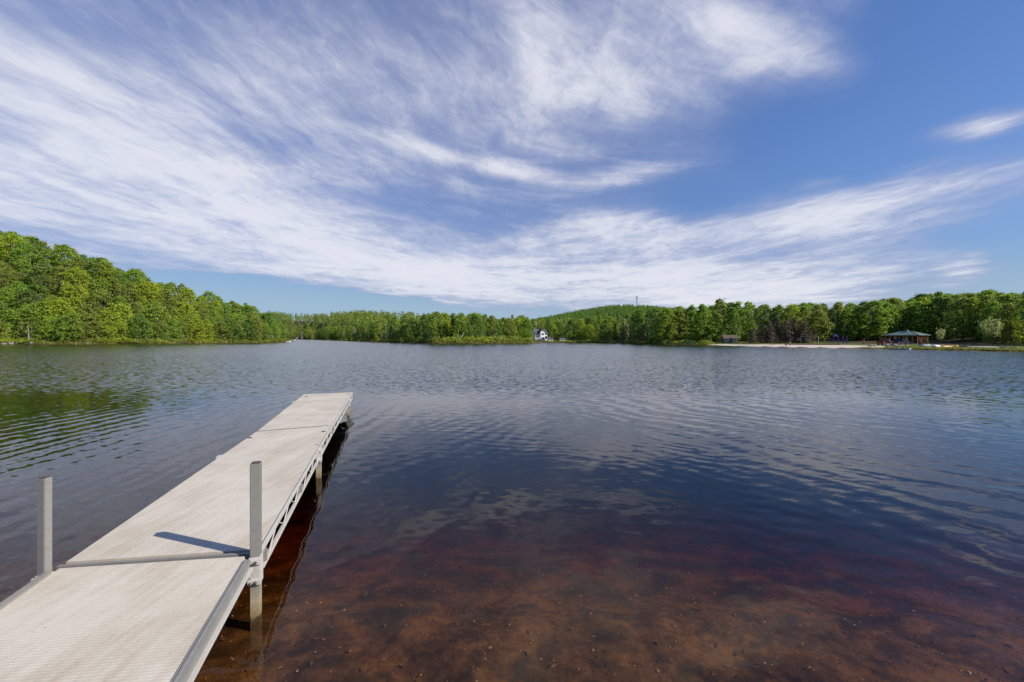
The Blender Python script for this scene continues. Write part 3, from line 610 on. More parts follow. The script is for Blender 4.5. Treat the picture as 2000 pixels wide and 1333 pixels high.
KIND_NAME = {'broad': 'broadleaf_tree', 'slim': 'birch_tree', 'spruce': 'spruce_tree', 'brown': 'spruce_tree', 'young': 'young_tree', 'bush': 'shrub'}
def plant(key, x, y, height, tone, label=None, group=None, sink=0.15, widen=1.0, cat=None, variant=None, lean=0.0):
    vs = PROTO[key]; tm, cm, h = vs[random.randrange(len(vs)) if variant is None else variant]
    s_ = height/h; z = gz(x, y)-sink
    e = empty(KIND_NAME[key], (x, y, z), random.uniform(0, 6.28), 1, label, cat or ('shrub' if key == 'bush' else 'tree'), group)
    e.scale = (s_*widen, s_*widen, s_)
    if lean: e.rotation_euler = (0, lean, e.rotation_euler.z*0)
    t_ = bpy.data.objects.new('stem' if key == 'bush' else 'trunk', tm); COL.objects.link(t_); t_.parent = e
    c_ = bpy.data.objects.new('foliage' if key == 'bush' else 'crown', cm); COL.objects.link(c_); c_.parent = e
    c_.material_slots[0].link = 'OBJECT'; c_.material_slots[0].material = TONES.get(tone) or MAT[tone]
    return e
ORD = ['', 'first', 'second', 'third', 'fourth', 'fifth', 'sixth', 'seventh', 'eighth', 'ninth', 'tenth', 'eleventh', 'twelfth', 'thirteenth', 'fourteenth', 'fifteenth', 'sixteenth', 'seventeenth', 'eighteenth', 'nineteenth', 'twentieth']
def nth(i): return ORD[i] if i <= 20 else ({2: 'twenty', 3: 'thirty', 4: 'forty', 5: 'fifty'}[i//10]+'-'+ORD[i % 10] if i % 10 else {3: 'thirtieth', 4: 'fortieth', 5: 'fiftieth'}[i//10])
SIL_U = [-100, 0, 60, 130, 200, 260, 300, 330, 365, 400, 450, 500, 540, 562, 575, 640, 700, 750, 800, 860, 900, 950, 1000, 1040, 1080, 1150, 1240, 1300, 1350, 1400, 1430, 1500, 1550, 1600, 1650, 1700, 1750, 1800, 1830, 1880, 1900, 1940, 1970, 2000, 2100]
SIL_V = [430, 440, 452, 465, 492, 508, 517, 517, 540, 541, 553, 576, 598, 612, 606, 600, 594, 596, 599, 600, 603, 606, 611, 614, 614, 606, 602, 598, 593, 586, 581, 590, 591, 586, 586, 581, 576, 572, 566, 570, 568, 556, 566, 562, 560]
def sil_height(u, y, z): return (660-np.interp(u, SIL_U, SIL_V))/800*y+EYE-z
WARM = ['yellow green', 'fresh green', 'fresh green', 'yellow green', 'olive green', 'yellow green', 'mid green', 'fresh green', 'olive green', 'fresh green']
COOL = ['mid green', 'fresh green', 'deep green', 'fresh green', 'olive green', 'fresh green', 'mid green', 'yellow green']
def pick(L): return L[random.randrange(len(L))]
# --- left bank: a low waterside row, then the wooded slope above it
row = []
u = -70
while u < 556:
    row.append(u); u += random.uniform(19, 30)*(1.0 if u < 420 else 0.72)
i = 0
for u in row:
    y = float(bank_y(u))+random.uniform(1.8, 4.0); h = random.uniform(8.0, 12.5) if u < 430 else random.uniform(9, 13.5)
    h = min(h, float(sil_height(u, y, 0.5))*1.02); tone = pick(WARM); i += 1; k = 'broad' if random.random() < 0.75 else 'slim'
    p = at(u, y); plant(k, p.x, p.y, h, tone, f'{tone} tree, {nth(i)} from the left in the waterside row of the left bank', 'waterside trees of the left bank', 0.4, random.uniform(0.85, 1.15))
def slope_row(depth, step, tops, tones, where, grp, u0, u1):
    u = u0+random.uniform(0, step); i = 0
    while u < u1:
        y = float(bank_y(u))+depth+random.uniform(-3, 3); p = at(u+random.uniform(-4, 4), y); z = gz(p.x, p.y); H = float(sil_height(u, y, z))
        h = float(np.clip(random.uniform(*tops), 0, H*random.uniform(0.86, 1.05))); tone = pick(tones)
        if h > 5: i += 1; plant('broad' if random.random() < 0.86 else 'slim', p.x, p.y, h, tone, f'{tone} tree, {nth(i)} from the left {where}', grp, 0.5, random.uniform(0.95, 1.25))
        u += step*random.uniform(0.75, 1.25)
for dep, tops, where, grp in ((12, (11, 16), 'in the second row above the left bank', 'second row of the left slope'), (27, (12, 17), 'in the third row above the left bank', 'third row of the left slope'),
        (44, (13, 18), 'in the fourth row up the left slope', 'fourth row of the left slope'), (61, (14, 19), 'just below the skyline of the left hill', 'upper row of the left slope'), (78, (15, 20), 'on the skyline of the left hill', 'skyline trees of the left hill')):
    slope_row(dep, 34*(165/(150+dep)), tops, WARM, where, grp, -60, 545-dep*0.25)
# --- far shore: slim trees and birches in front of the low hill
i = 0; u = 604
while u < 1250:
    y = float(bank_y(u))
    if u < 700: y = y*1.0
    y += random.uniform(9, 16) if 780 < u < 1020 else random.uniform(5, 10)
    if 1030 < u < 1110: y += 26
    p = at(u, y); h = random.uniform(9.5, 13.5)*(1 if u > 680 else 1.15); k = 'slim' if random.random() < 0.42 else 'broad'
    h = min(h, float(sil_height(u, y, 0.6))*1.0)
    if 845 < u < 885: k, h = 'broad', float(sil_height(u, y, 0.6))*random.uniform(0.9, 1.0)
    tone = pick(COOL if k == 'broad' else ['olive green', 'mid green', 'pale green', 'olive green', 'fresh green', 'deep green']); i += 1
    if random.random() < 0.12: k, tone, h = 'spruce', 'dark blue green', h*0.82
    plant(k, p.x, p.y, h, tone, f'{tone} {"birch" if k == "slim" else "tree"}, {nth(i)} from the left in the front row of the far shore' if i < 60 else f'{tone} tree at the right end of the far shore', 'front row of the far shore', 0.3, random.uniform(0.9, 1.15) if k != 'broad' else random.uniform(0.85, 1.1))
    u += random.uniform(9, 15)*min(1.35, 230/y*1.15)
for dep, where in ((24, 'in the second row behind the far shore'), (40, 'in the third row behind the far shore')):
    u = 600; i = 0
    while u < 1290:
        y = float(bank_y(u))+dep+random.uniform(-4, 4); u_ = u; u += random.uniform(13, 19)*min(1.3, 230/y)
        if 1024 < u_ < 1106 and dep < 36: continue
        p = at(u_, y); z = gz(p.x, p.y); h = min(random.uniform(12.5, 15.5), float(sil_height(u_, y, z))*1.0); tone = pick(COOL)
        if h > 5: i += 1; plant('broad' if random.random() < .82 else 'slim', p.x, p.y, h, tone, f'{tone} tree, {nth(i)} from the left {where}', 'wood behind the far shore', 0.4, random.uniform(0.75, 1.0))
# --- right: wood behind the beach and the pavilion
i = 0; u = 1246
while u < 2080:
    y0 = float(np.interp(u, [1246, 1300, 1400, 1440, 1480, 1600, 1700, 1830, 1900, 1960, 2080], [172, 160, 152, 158, 166, 160, 158, 152, 136, 116, 96])); y = y0+random.uniform(-3, 3)
    p = at(u, y); z = gz(p.x, p.y); H = float(sil_height(u, y, z)); h = min(random.uniform(12.5, 16.5), H*1.0); tone = pick(COOL); i += 1
    plant('broad' if random.random() < .88 else 'slim', p.x, p.y, h, tone, f'{tone} tree, {nth(i)} from the left along the front of the right-hand wood', 'front of the right-hand wood', 0.3, random.uniform(0.85, 1.1))
    u += random.uniform(20, 31)*(158/y)**0.5
for dep, where in ((11, 'in the second row of the right-hand wood'), (24, 'in the third row of the right-hand wood'), (39, 'on the skyline of the right-hand wood')):
    u = 1250; i = 0
    while u < 2090:
        y = float(np.interp(u, [1246, 1300, 1400, 1440, 1480, 1600, 1700, 1830, 1900, 1960, 2080], [172, 160, 152, 158, 166, 160, 158, 152, 136, 116, 96]))+dep+random.uniform(-3, 3)
        p = at(u, y); z = gz(p.x, p.y); H = float(sil_height(u, y, z)); h = float(min(random.uniform(13, 18)+dep*.05, H*random.uniform(0.93, 1.04))); tone = pick(COOL)
        i += 1; plant('broad' if random.random() < .85 else 'slim', p.x, p.y, h, tone, f'{tone} tree, {nth(i)} from the left {where}', 'rows of the right-hand wood', 0.4, random.uniform(0.9, 1.15))
        u += random.uniform(24, 36)*(158/y)**0.5
# --- single trees one can pick out
i = 0
for u, top, y, wd in ((1470, 640, 147, 1.35), (1484, 631, 149, 1.3), (1503, 626, 148, 1.3), (1519, 618, 150, 1.25), (1536, 622, 148, 1.3), (1552, 617, 150, 1.3), (1570, 620, 147, 1.45)):
    i += 1; p = at(u, y); plant('brown', p.x, p.y, (660-top)/800*y+EYE-gz(p.x, p.y), 'reddish brown', f'reddish brown spruce behind the beach, {nth(i)} from the left of its clump', 'brown spruces behind the beach', 0.2, wd)
for u, top, tone, lab in ((1217, 632, 'tan', 'withered tan spruce standing at the far shore between green trees'), (1256, 633, 'tan', 'small withered tan spruce before the dark trees at the right end of the far shore')):
    y = float(bank_y(u))+4; p = at(u, y); plant('brown', p.x, p.y, (660-top)/800*y+EYE-0.5, tone, lab, None, 0.2, 0.8)
for u, base_v, top, y, va, lab, wd in ((1836, 671, 638, 104, 0, 'small pale young tree on the lawn right of the pavilion', 0.85), (1940, 671, 617, 97, 1, 'larger pale young tree on the lawn near the right edge', 1.05)):
    p = at(u, y); plant('young', p.x, p.y, (660-top)/800*y+EYE-gz(p.x, p.y), 'pale green', lab, None, 0.1, wd, variant=va)
for u, top, lab in ((1412, 578, 'tall pale poplar rising above the wood behind the cabin'), (1440, 584, 'tall fresh green poplar beside the pale poplar behind the cabin')):
    p = at(u, 163); plant('slim', p.x, p.y, (660-top)/800*163+EYE-gz(p.x, p.y), 'olive green' if u < 1420 else 'fresh green', lab, None, 0.3, 1.25)
# --- shrubs along the water
def shrubs(us, dmin, dmax, hts, where, grp, mats=('shrub', 'shrub', 'olive green', 'yellow green')):
    for j, u in enumerate(us):
        y = float(bank_y(u))+random.uniform(dmin, dmax); p = at(u+random.uniform(-3, 3), y); plant('bush', p.x, p.y, random.uniform(*hts), pick(mats), f'low shrub {where}, {nth(j+1)} from the left' if len(us) < 60 else f'low shrub {where}', grp, 0.1, random.uniform(1.0, 1.5))
shrubs(np.arange(-30, 556, 13), 0.5, 2.4, (1.3, 2.8), 'at the foot of the left bank', 'shrubs of the left bank')
shrubs(np.arange(632, 790, 11), 0.6, 3.5, (1.4, 2.6), 'on the far shore left of the marsh', 'shrubs of the far shore')
shrubs(np.arange(775, 1040, 6.5), 1.5, 8.5, (1.9, 3.5), 'in the marsh on the far shore', 'marsh shrubs')
shrubs(np.arange(1125, 1390, 12), 0.6, 4.0, (0.9, 2.0), 'under the dark trees right of the white house', 'shrubs right of the white house', ('deep green', 'shrub', 'olive green'))
def reeds():
    """grass and sedge fringing the water: thin upright blades in tufts"""
    U = np.concatenate([rng.uniform(-30, 560, 5200), rng.uniform(618, 1300, 9000), rng.uniform(1730, 2050, 3600)]); n = len(U)
    y = bank_y(U)+np.abs(rng.normal(0, 1, n))*np.where(U < 600, 1.2, np.where(U < 1200, 2.6, 1.4))+0.1; X = (U-1000)/800*y
    D_ = shore_dist(X, y); ok = (D_ > -0.2); X, y, U = X[ok], y[ok], U[ok]; n = len(X)
    Z = terrain(X, y); h = rng.uniform(0.25, 0.95, n)*np.where(U > 1700, 0.42, 1.0); w_ = rng.uniform(0.06, 0.20, n); a = rng.uniform(0, 3.14, n); lx, ly = rng.normal(0, .2, n)*h, rng.normal(0, .2, n)*h
    c, s2 = np.cos(a)*w_, np.sin(a)*w_
    V = np.stack([np.stack([X-c, y-s2, Z-.05], -1), np.stack([X+c, y+s2, Z-.05], -1), np.stack([X+c*.4+lx, y+s2*.4+ly, Z+h], -1), np.stack([X-c*.4+lx, y-s2*.4+ly, Z+h], -1)], 1)
    o = bpy.data.objects.new('marsh_grass', quads_mesh('marsh_grass', V, 'reed')); COL.objects.link(o); tag(o, 'grass and sedge fringing the lake shore', 'grass', None, 'stuff')
reeds()
def far_wood(name, label, n, ufun, yfun, hts, per, size, seed):
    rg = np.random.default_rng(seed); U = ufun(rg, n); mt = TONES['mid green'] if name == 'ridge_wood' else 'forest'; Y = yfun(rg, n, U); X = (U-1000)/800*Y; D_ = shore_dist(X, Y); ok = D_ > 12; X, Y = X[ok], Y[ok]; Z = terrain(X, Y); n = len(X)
    h = rg.uniform(*hts, n); C_ = []; Rr = []
    for k in range(6):
        f = (0.38, 0.5, 0.62, 0.75, 0.9, 0.16)[k]; r_ = (3.0, 3.2, 2.8, 2.0, 0.6, 3.2)[k]
        C_.append(np.stack([X+rg.normal(0, r_*.4, n), Y+rg.normal(0, r_*.4, n), Z+h*f], -1)); Rr.append(rg.uniform(1.7, 2.7, n)*(1 if k < 3 or k == 5 else .75))
    V = leaves(np.concatenate(C_), np.concatenate(Rr), per, size, 0.85, 0.55, rg)
    o = bpy.data.objects.new(name, quads_mesh(name, V, mt)); COL.objects.link(o); tag(o, label, 'wood', None, 'stuff')
far_wood('hill_wood', 'green wood covering the low hill behind the far shore', 2300, lambda r_, n: r_.uniform(520, 1330, n), lambda r_, n, U: np.where(U < 590, 575, np.maximum(bank_y(U)+30, 250))+r_.uniform(0, 1, n)**0.9*250, (11, 16), 20, 1.0, 41)
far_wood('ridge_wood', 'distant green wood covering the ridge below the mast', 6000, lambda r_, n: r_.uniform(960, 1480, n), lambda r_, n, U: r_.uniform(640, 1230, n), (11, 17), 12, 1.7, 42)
# ------------------------------------------------------------------ things on the far shores
def place(root, u, y, rz, z=None, sink=0.0):
    p = at(u, y); root.location = (p.x, p.y, (gz(p.x, p.y) if z is None else z)-sink); root.rotation_euler = (0, 0, rz); return root
def facing(u): return -math.atan((u-1000)/800)          # turn so that local -y looks at the near shore
# --- picnic pavilion
pv = place(empty('pavilion', label='open picnic pavilion with hipped green roof and tan posts', cat='pavilion'), 1770, 131, math.atan2(-0.92, 0.386))
LX, LY = 8.0, 5.8; EV = 2.72
sl = MB().box(-LX/2+.3, LX/2-.3, -LY/2+.3, LY/2-.3, -0.3, 0.10).build('floor_slab', 'concrete', pv)
ox, oy = LX/2+0.55, LY/2+0.55; rx = 1.3; hz = 3.95
rf = MB(); rf.add([(-ox, -oy, EV), (ox, -oy, EV), (ox, oy, EV), (-ox, oy, EV), (-rx, 0, hz), (rx, 0, hz), (-ox, -oy, EV-.12), (ox, -oy, EV-.12), (ox, oy, EV-.12), (-ox, oy, EV-.12)],
       [(0, 1, 5, 4), (1, 2, 5), (2, 3, 4, 5), (3, 0, 4), (6, 7, 1, 0), (7, 8, 2, 1), (8, 9, 3, 2), (9, 6, 0, 3), (9, 8, 7, 6)])
rf = rf.build('roof', 'green_roof', pv)
for s_ in (-1, 1):
    for e in (0, 1): MB().tube([(s_*ox, (-oy if e else oy), EV+.03), (s_*rx, 0, hz+.03)], 0.06, 6).build('hip_cap', 'green_roof', rf)
cu = MB().box(-.5, .5, -.4, .4, hz-.1, hz+.42).build('cupola', 'green_roof', rf)
for t_ in range(13): MB().box(-ox+t_*(2*ox/12)-.02, -ox+t_*(2*ox/12)+.02, -oy-.02, -oy+.02, EV-.12, EV+.0).build('roof_rib', 'green_roof', rf)
posts = [(-LX/2+LX*i/7, -LY/2) for i in range(8)]+[(LX/2, -LY/2+LY*i/5) for i in range(1, 5)]+[(-LX/2+LX*i/3, LY/2) for i in range(4)]+[(-LX/2, 0)]
for x, y in posts:
    p = MB().box(x-.075, x+.075, y-.075, y+.075, 0.0, EV-.12).build('post', 'tan_wood', pv)
    MB().bar((x-.34, y, EV-.14), (x, y, EV-.55), .06, .06).bar((x+.34, y, EV-.14), (x, y, EV-.55), .06, .06).build('post_brace', 'tan_wood', p)
for y in (-LY/2, LY/2): MB().box(-LX/2-.1, LX/2+.1, y-.07, y+.07, EV-.34, EV-.13).build('eave_beam', 'tan_wood', pv)
for x in (-LX/2, LX/2): MB().box(x-.07, x+.07, -LY/2+.08, LY/2-.08, EV-.34, EV-.13).build('eave_beam', 'tan_wood', pv)
MB().box(1.0, 2.8, 1.2, 2.8, 0.1, 2.3).build('store_room', 'brown_wood', pv)
def picnic_table(u, y, rz, label, mat='brown_wood', loc=None):
    t = empty('picnic_table', label=label, cat='picnic table', group='picnic tables by the beach')
    if loc is None: place(t, u, y, rz)
    else: t.location = loc; t.rotation_euler = (0, 0, rz)
    for k in range(4): MB().box(-.9, .9, -.36+k*.185, -.36+k*.185+.165, .72, .76).build('table_board', mat, t)
    for s_ in (-1, 1):
        MB().box(-.9, .9, s_*.72-.13, s_*.72+.13, .43, .47).build('seat', mat, t)
        for e in (-1, 1): MB().bar((e*.6, s_*.28, .715), (e*.6, s_*.62, 0), .05, .09).build('leg', mat, t)
        MB().bar((s_*.6, -.80, .40), (s_*.6, .80, .40), .05, .08).build('cross_bar', mat, t)
    return t
for k, (x, y) in enumerate(((-2.8, -1.2), (-0.2, -1.6), (2.8, -1.4))):
    q = pv.matrix_basis @ Vector((x, y, 0.10)); picnic_table(0, 0, pv.rotation_euler.z, ['brown picnic table at the left end under the green pavilion roof', 'brown picnic table in the middle under the pavilion roof', 'brown picnic table at the right end under the pavilion roof'][k], loc=q)
for u, y, l in ((1443, 128, 'leftmost brown picnic table on the narrow end of the beach'), (1456, 124.5, 'middle brown picnic table on the narrow end of the beach'), (1468, 121, 'rightmost brown picnic table on the narrow end of the beach'), (1892, 96, 'brown picnic table on the lawn between the two young trees'), (1972, 88, 'brown picnic table on the lawn right of the larger young tree')):
    picnic_table(u, y, random.uniform(-.4, .4)+facing(u), l)
# --- vehicles
def wheel(root, x, y, r=.36, w_=.24):
    t = MB().tube([(x, y-w_/2, r), (x, y+w_/2, r)], r, 18).build('wheel', 'tyre', root, bevel=.02)
    MB().tube([(x, y-w_/2-.012, r), (x, y+w_/2+.012, r)], r*.6, 14).build('rim', 'rim', t)
def shaped(prof_fn, xs, zs_fn, mat, name, root):
    """car body: rings of cross section along x"""
    m = MB(); rings = []
    for x in xs:
        pts = prof_fn(x); rings.append(pts)
    n = len(rings[0]); vs = [p for r_ in rings for p in r_]; fs = [(i*n+k, i*n+(k+1) % n, (i+1)*n+(k+1) % n, (i+1)*n+k) for i in range(len(rings)-1) for k in range(n)]
    fs += [tuple(range(n)), tuple((len(rings)-1)*n+k for k in range(n-1, -1, -1))]
    return m.add(vs, fs).build(name, mat, root, bevel=.035)
def car(label, u, y, rz, paint, pickup):
    c = place(empty('pickup_truck' if pickup else 'sport_utility_vehicle', label=label, cat='truck' if pickup else 'car', group='vehicles parked by the pavilion'), u, y, rz)
    Lh = 2.75 if pickup else 2.35; W2 = .95; zb, zm = .42, 1.06
    hood = 1.02
    def low(x):
        f = abs(x)/Lh; w_ = W2*(1-.07*f**6); top = zm if x < 0.9 else zm-.10*(x-.9)/(Lh-.9); b = zb+.06*f**4
        return [(x, -w_, b), (x, w_, b), (x, w_+.02, (b+top)/2), (x, w_*.97, top), (x, -w_*.97, top), (x, -w_-.02, (b+top)/2)]
    body = shaped(low, [-Lh, -Lh+.12, -Lh*.6, -.4, .9, 1.7, Lh-.15, Lh], None, paint, 'body', c)
    x0, x1 = (-.75, 1.15) if pickup else (-2.15, 1.05)
    def cab(x, shrink): return [(x, -W2*.95+shrink, 0), ]
    top = 1.78 if pickup else 1.74; i_ = .16
    cb = MB(); B_ = [(x0, -W2*.94), (x1, -W2*.94), (x1, W2*.94), (x0, W2*.94)]; T_ = [(x0+(.10 if pickup else .22), -W2*.94+i_), (x1-.62, -W2*.94+i_), (x1-.62, W2*.94-i_), (x0+(.10 if pickup else .22), W2*.94-i_)]
    cb.hexa([(a, b, zm-.02) for a, b in B_]+[(a, b, top) for a, b in T_]); cb = cb.build('cabin', paint, c, bevel=.05)
    def pane(q, name): n_ = (Vector(q[1])-Vector(q[0])).cross(Vector(q[3])-Vector(q[0])).normalized()*.012; MB().hexa([Vector(p)-n_ for p in q]+[Vector(p)+n_ for p in q]).build(name, 'glass_dark', cb)
    def L3(a, b, f): return tuple(Vector(a).lerp(Vector(b), f))
    b3 = [(a, b, zm) for a, b in B_]; t3 = [(a, b, top) for a, b in T_]
    def inset(a, b, cc, dd, m=.10):
        q = [Vector(a), Vector(b), Vector(cc), Vector(dd)]; ce = sum(q, Vector())/4; return [tuple(p+(ce-p)*m*1.6) for p in q]
    pane(inset(b3[1], b3[2], t3[2], t3[1]), 'windscreen'); pane(inset(b3[3], b3[0], t3[0], t3[3]), 'rear_window')
    nwin = 2 if pickup else 3
    for s_ in (0, 1):
        A0, A1 = (b3[0], b3[1]) if s_ == 0 else (b3[3], b3[2]); C0, C1 = (t3[0], t3[1]) if s_ == 0 else (t3[3], t3[2])
        for k in range(nwin): pane(inset(L3(A0, A1, k/nwin+.01), L3(A0, A1, (k+1)/nwin-.02), L3(C0, C1, (k+1)/nwin-.01), L3(C0, C1, k/nwin+.01), .08), 'side_window')
    if pickup:
        for s_ in (-1, 1): MB().box(-Lh+.05, x0-.03, s_*W2*.93-.05, s_*W2*.93+.05, zm-.03, zm+.12).build('bed_side', paint, c, bevel=.015)
        MB().box(-Lh+.02, -Lh+.09, -W2*.88, W2*.88, zm-.03, zm+.12).build('tailgate', paint, c, bevel=.015)
    for x in (-Lh*.60, Lh*.62):
        for s_ in (-1, 1): wheel(c, x, s_*(W2-.10), .39 if pickup else .36)
    for s_ in (-1, 1):
        MB().box(Lh-.10, Lh+.012, s_*.70-.17, s_*.70+.17, .78, .94).build('headlight', 'lamp_glass', c, bevel=.02)
        MB().box(-Lh-.012, -Lh+.08, s_*.80-.09, s_*.80+.09, .72, 1.0).build('tail_light', 'tail_lamp', c, bevel=.02)
        MB().box(.72, .92, s_*1.06-.09, s_*1.06+.09, 1.08, 1.22).build('wing_mirror', paint, c, bevel=.02)
    MB().box(Lh-.03, Lh+.07, -.85, .85, .44, .60).build('bumper', 'chrome', c, bevel=.02); MB().box(-Lh-.07, -Lh+.03, -.85, .85, .44, .60).build('bumper', 'chrome', c, bevel=.02)
    MB().box(Lh-.04, Lh+.02, -.48, .48, .68, .92).build('grille', 'tyre', c, bevel=.01)
    return c
car('red pickup truck parked left of the dark vehicle before the pavilion', 1727, 108, R(242), 'red_paint', True)
car('dark blue sport utility vehicle parked right of the red pickup truck', 1758, 107, R(205), 'dark_blue_paint', False)
# --- boats drawn up on the right shore
def hull(name, label, u, y, rz, L, B, H, mat, upturned, tilt=0.0, z=None, cat='boat', inner='grey_green_hull', seats=2, point=1.0):
    o = place(empty(name, label=label, cat=cat, group='boats drawn up on the right shore'), u, y, rz, z)
    n = 13; K = 9; m = MB(); vs = []; th = .03
    for i in range(n):
        f = i/(n-1)*2-1; w_ = B/2*(1-abs(f)**(2.2 if f > 0 else (2.2 if point else 8)))**.6 if abs(f) < 1 else (0.02 if (f > 0 or point) else B*.42); sheer = H*(1+.22*f*f); keel = H*.18*max(0, abs(f)-.7)/.3*1.6
        for k in range(K):
            a = math.pi*(k/(K-1)); c_, s_ = math.cos(a), math.sin(a)
            vs.append((f*L/2, -w_*(abs(c_)**.6)*(1 if c_ > 0 else -1), keel+(sheer-keel)*(1-s_**.75)))
    fs = [(i*K+k, i*K+k+1, (i+1)*K+k+1, (i+1)*K+k) for i in range(n-1) for k in range(K-1)]
    m.add(vs, fs); h = m.build('hull', mat, o, smooth=True); md = h.modifiers.new('skin', 'SOLIDIFY'); md.thickness = th
    r1 = MB().tube([vs[i*K] for i in range(n)], .03, 5).build('gunwale', 'chrome' if not upturned else mat, o); MB().tube([vs[i*K+K-1] for i in range(n)], .03, 5).build('gunwale', 'chrome' if not upturned else mat, o)
    for k in range(seats):
        f = -.35+.7*k/max(1, seats-1) if seats > 1 else 0; w_ = B/2*(1-abs(f)**2.2)**.6*.93; MB().box(f*L/2-.12, f*L/2+.12, -w_, w_, H*.62, H*.67).build('thwart', 'tan_wood', o)
    if upturned: o.rotation_euler = (math.pi+tilt, 0, rz); o.location.z += H*1.05
    return o
hull('rowing_boat', 'pale grey-green rowing boat on the grass below the pavilion', 1806, 90, R(20), 3.9, 1.4, .55, 'grey_green_hull', False)
hull('rowing_boat', 'upturned white rowing boat at the water edge below the small young tree', 1829, 86, R(35), 3.4, 1.35, .55, 'white_paint', True, .1)
hull('canoe', 'upturned pinkish orange canoe just right of the white rowing boat', 1849, 86.5, R(10), 3.6, .85, .38, 'orange_hull', True, -.15, cat='canoe')
hull('kayak', 'yellow kayak lying on the lawn behind the upturned boats', 1846, 95, R(-40), 4.2, .68, .34, 'yellow_hull', True, 0, cat='kayak', seats=1)
hull('kayak', 'long white kayak lying on the lawn left of the yellow one', 1824, 97, R(-42), 5.2, .7, .34, 'white_paint', True, 0, cat='kayak', seats=1)
hull('rowing_boat', 'dark blue upturned boat on the shore below the lawn table', 1893, 81, R(-35), 3.0, 1.2, .5, 'dark_blue_paint', True)
hull('canoe', 'upturned white canoe right of the dark blue boat', 1917, 79.5, R(-42), 4.6, .85, .38, 'white_paint', True, 0, cat='canoe')
hull('canoe', 'upturned brown canoe beside the white canoe at the right', 1938, 79.5, R(-45), 4.0, .85, .36, 'brown_wood', True, 0, cat='canoe')
hull('kayak', 'blue kayak farthest right on the shore', 1957, 78, R(-48), 4.0, .7, .34, 'blue_plastic', True, 0, cat='kayak', seats=1)
hull('jon_boat', 'flat pale jon boat floating at the water edge below the vehicles', 1757, 83.5, R(-40), 3.4, 1.3, .34, 'grey_green_hull', False, 0, -0.14, seats=3, point=0.0)
hull('motorboat', 'small white boat moored at the tip of the left bank', 560, 228.5, R(15), 4.4, 1.7, .62, 'white_paint', False, 0, -0.12, seats=2)
# --- boulders edging the lawn below the vehicles
STONE = []
for k in range(4):
    bm = bmesh.new(); bmesh.ops.create_icosphere(bm, subdivisions=2, radius=.5)
    for v in bm.verts: v.co *= random.uniform(.82, 1.12); v.co.z *= .72
    me = bpy.data.meshes.new('boulder'); bm.to_mesh(me); bm.free(); me.materials.append(MAT['stone']); STONE.append(me)
def boulder(u, y, s_, label, grp):
    o = bpy.data.objects.new('boulder', STONE[random.randrange(4)]); COL.objects.link(o); p = at(u, y); o.location = (p.x, p.y, gz(p.x, p.y)+.12*s_); o.rotation_euler = (0, 0, random.uniform(0, 6)); o.scale = (s_*1.2, s_, s_); tag(o, label, 'boulder', grp)
for k, u in enumerate((1700, 1708, 1733, 1740, 1748, 1756, 1764, 1771)): boulder(u, 97+random.uniform(-.6, .6), random.uniform(.75, 1.15), f'grey boulder edging the lawn below the parked vehicles, {nth(k+1)} from the left', 'boulders below the parked vehicles')
for k, u in enumerate((-8, 4, 13, 24, 36, 62, 90)): boulder(u, float(bank_y(u))+.6, random.uniform(.9, 1.9), f'brown rock at the foot of the left bank, {nth(k+1)} from the left edge', 'rocks at the left bank')
# --- timber edge of the beach, playground, swings, cabin
ed = empty('timber_edging', label='low dark timber edging behind the wide sand beach', cat='edging'); pts = [(1533, 121), (1570, 118), (1606, 115.5), (1642, 114)]
for (ua, ya), (ub, yb) in zip(pts[:-1], pts[1:]):
    a, b = at(ua, ya), at(ub, yb); a.z, b.z = gz(a.x, a.y)+.10, gz(b.x, b.y)+.10; MB().bar(a, b, .2, .34).build('sleeper', 'brown_wood', ed)
pg = place(empty('playground', label='purple and blue climbing frame with slide beyond the beach', cat='playground'), 1637, 131, facing(1637)+.2)
for x in (-1.2, 0, 1.2, 2.2):
    for y in (-.6, .6): MB().tube([(x, y, 0), (x, y, 2.5)], .06, 8).build('upright', 'purple', pg)
for x in (-.6, 1.7): MB().box(x-.55, x+.55, -.58, .58, 1.1, 1.18).build('platform', 'blue_plastic', pg)
MB().add([(-1.35, -.8, 2.4), (.15, -.8, 2.4), (.15, .8, 2.4), (-1.35, .8, 2.4), (-.6, 0, 3.1)], [(0, 1, 4), (1, 2, 4), (2, 3, 4), (3, 0, 4), (3, 2, 1, 0)]).build('canopy', 'blue_plastic', pg)
MB().bar((-1.15, 0, 1.15), (-2.7, -.4, .15), .5, .06).build('slide', 'purple', pg)
for k in range(6): MB().tube([(1.2, -.6, .4+k*.22), (2.2, -.6, .4+k*.22)], .03, 6).build('rung', 'blue_plastic', pg)
MB().box(0.02, 1.18, -.55, .55, 1.1, 1.16).build('bridge', 'blue_plastic', pg)
sw = place(empty('swing_set', label='grey swing set on the lawn in front of the brown spruces', cat='swing'), 1581, 140, facing(1581))
for x in (-2.4, 2.4): MB().tube([(x, -1.1, 0), (x, 0, 2.4)], .05, 6).build('leg', 'rim', sw); MB().tube([(x, 1.1, 0), (x, 0, 2.4)], .05, 6).build('leg', 'rim', sw)
MB().tube([(-2.5, 0, 2.4), (2.5, 0, 2.4)], .05, 6).build('top_bar', 'rim', sw)
for x in (-1.2, 0.3, 1.6):
    MB().box(x-.25, x+.25, -.12, .12, .5, .54).build('seat', 'tyre', sw); MB().tube([(x-.22, 0, .54), (x-.22, 0, 2.36)], .015, 4).tube([(x+.22, 0, .54), (x+.22, 0, 2.36)], .015, 4).build('chain', 'rim', sw)
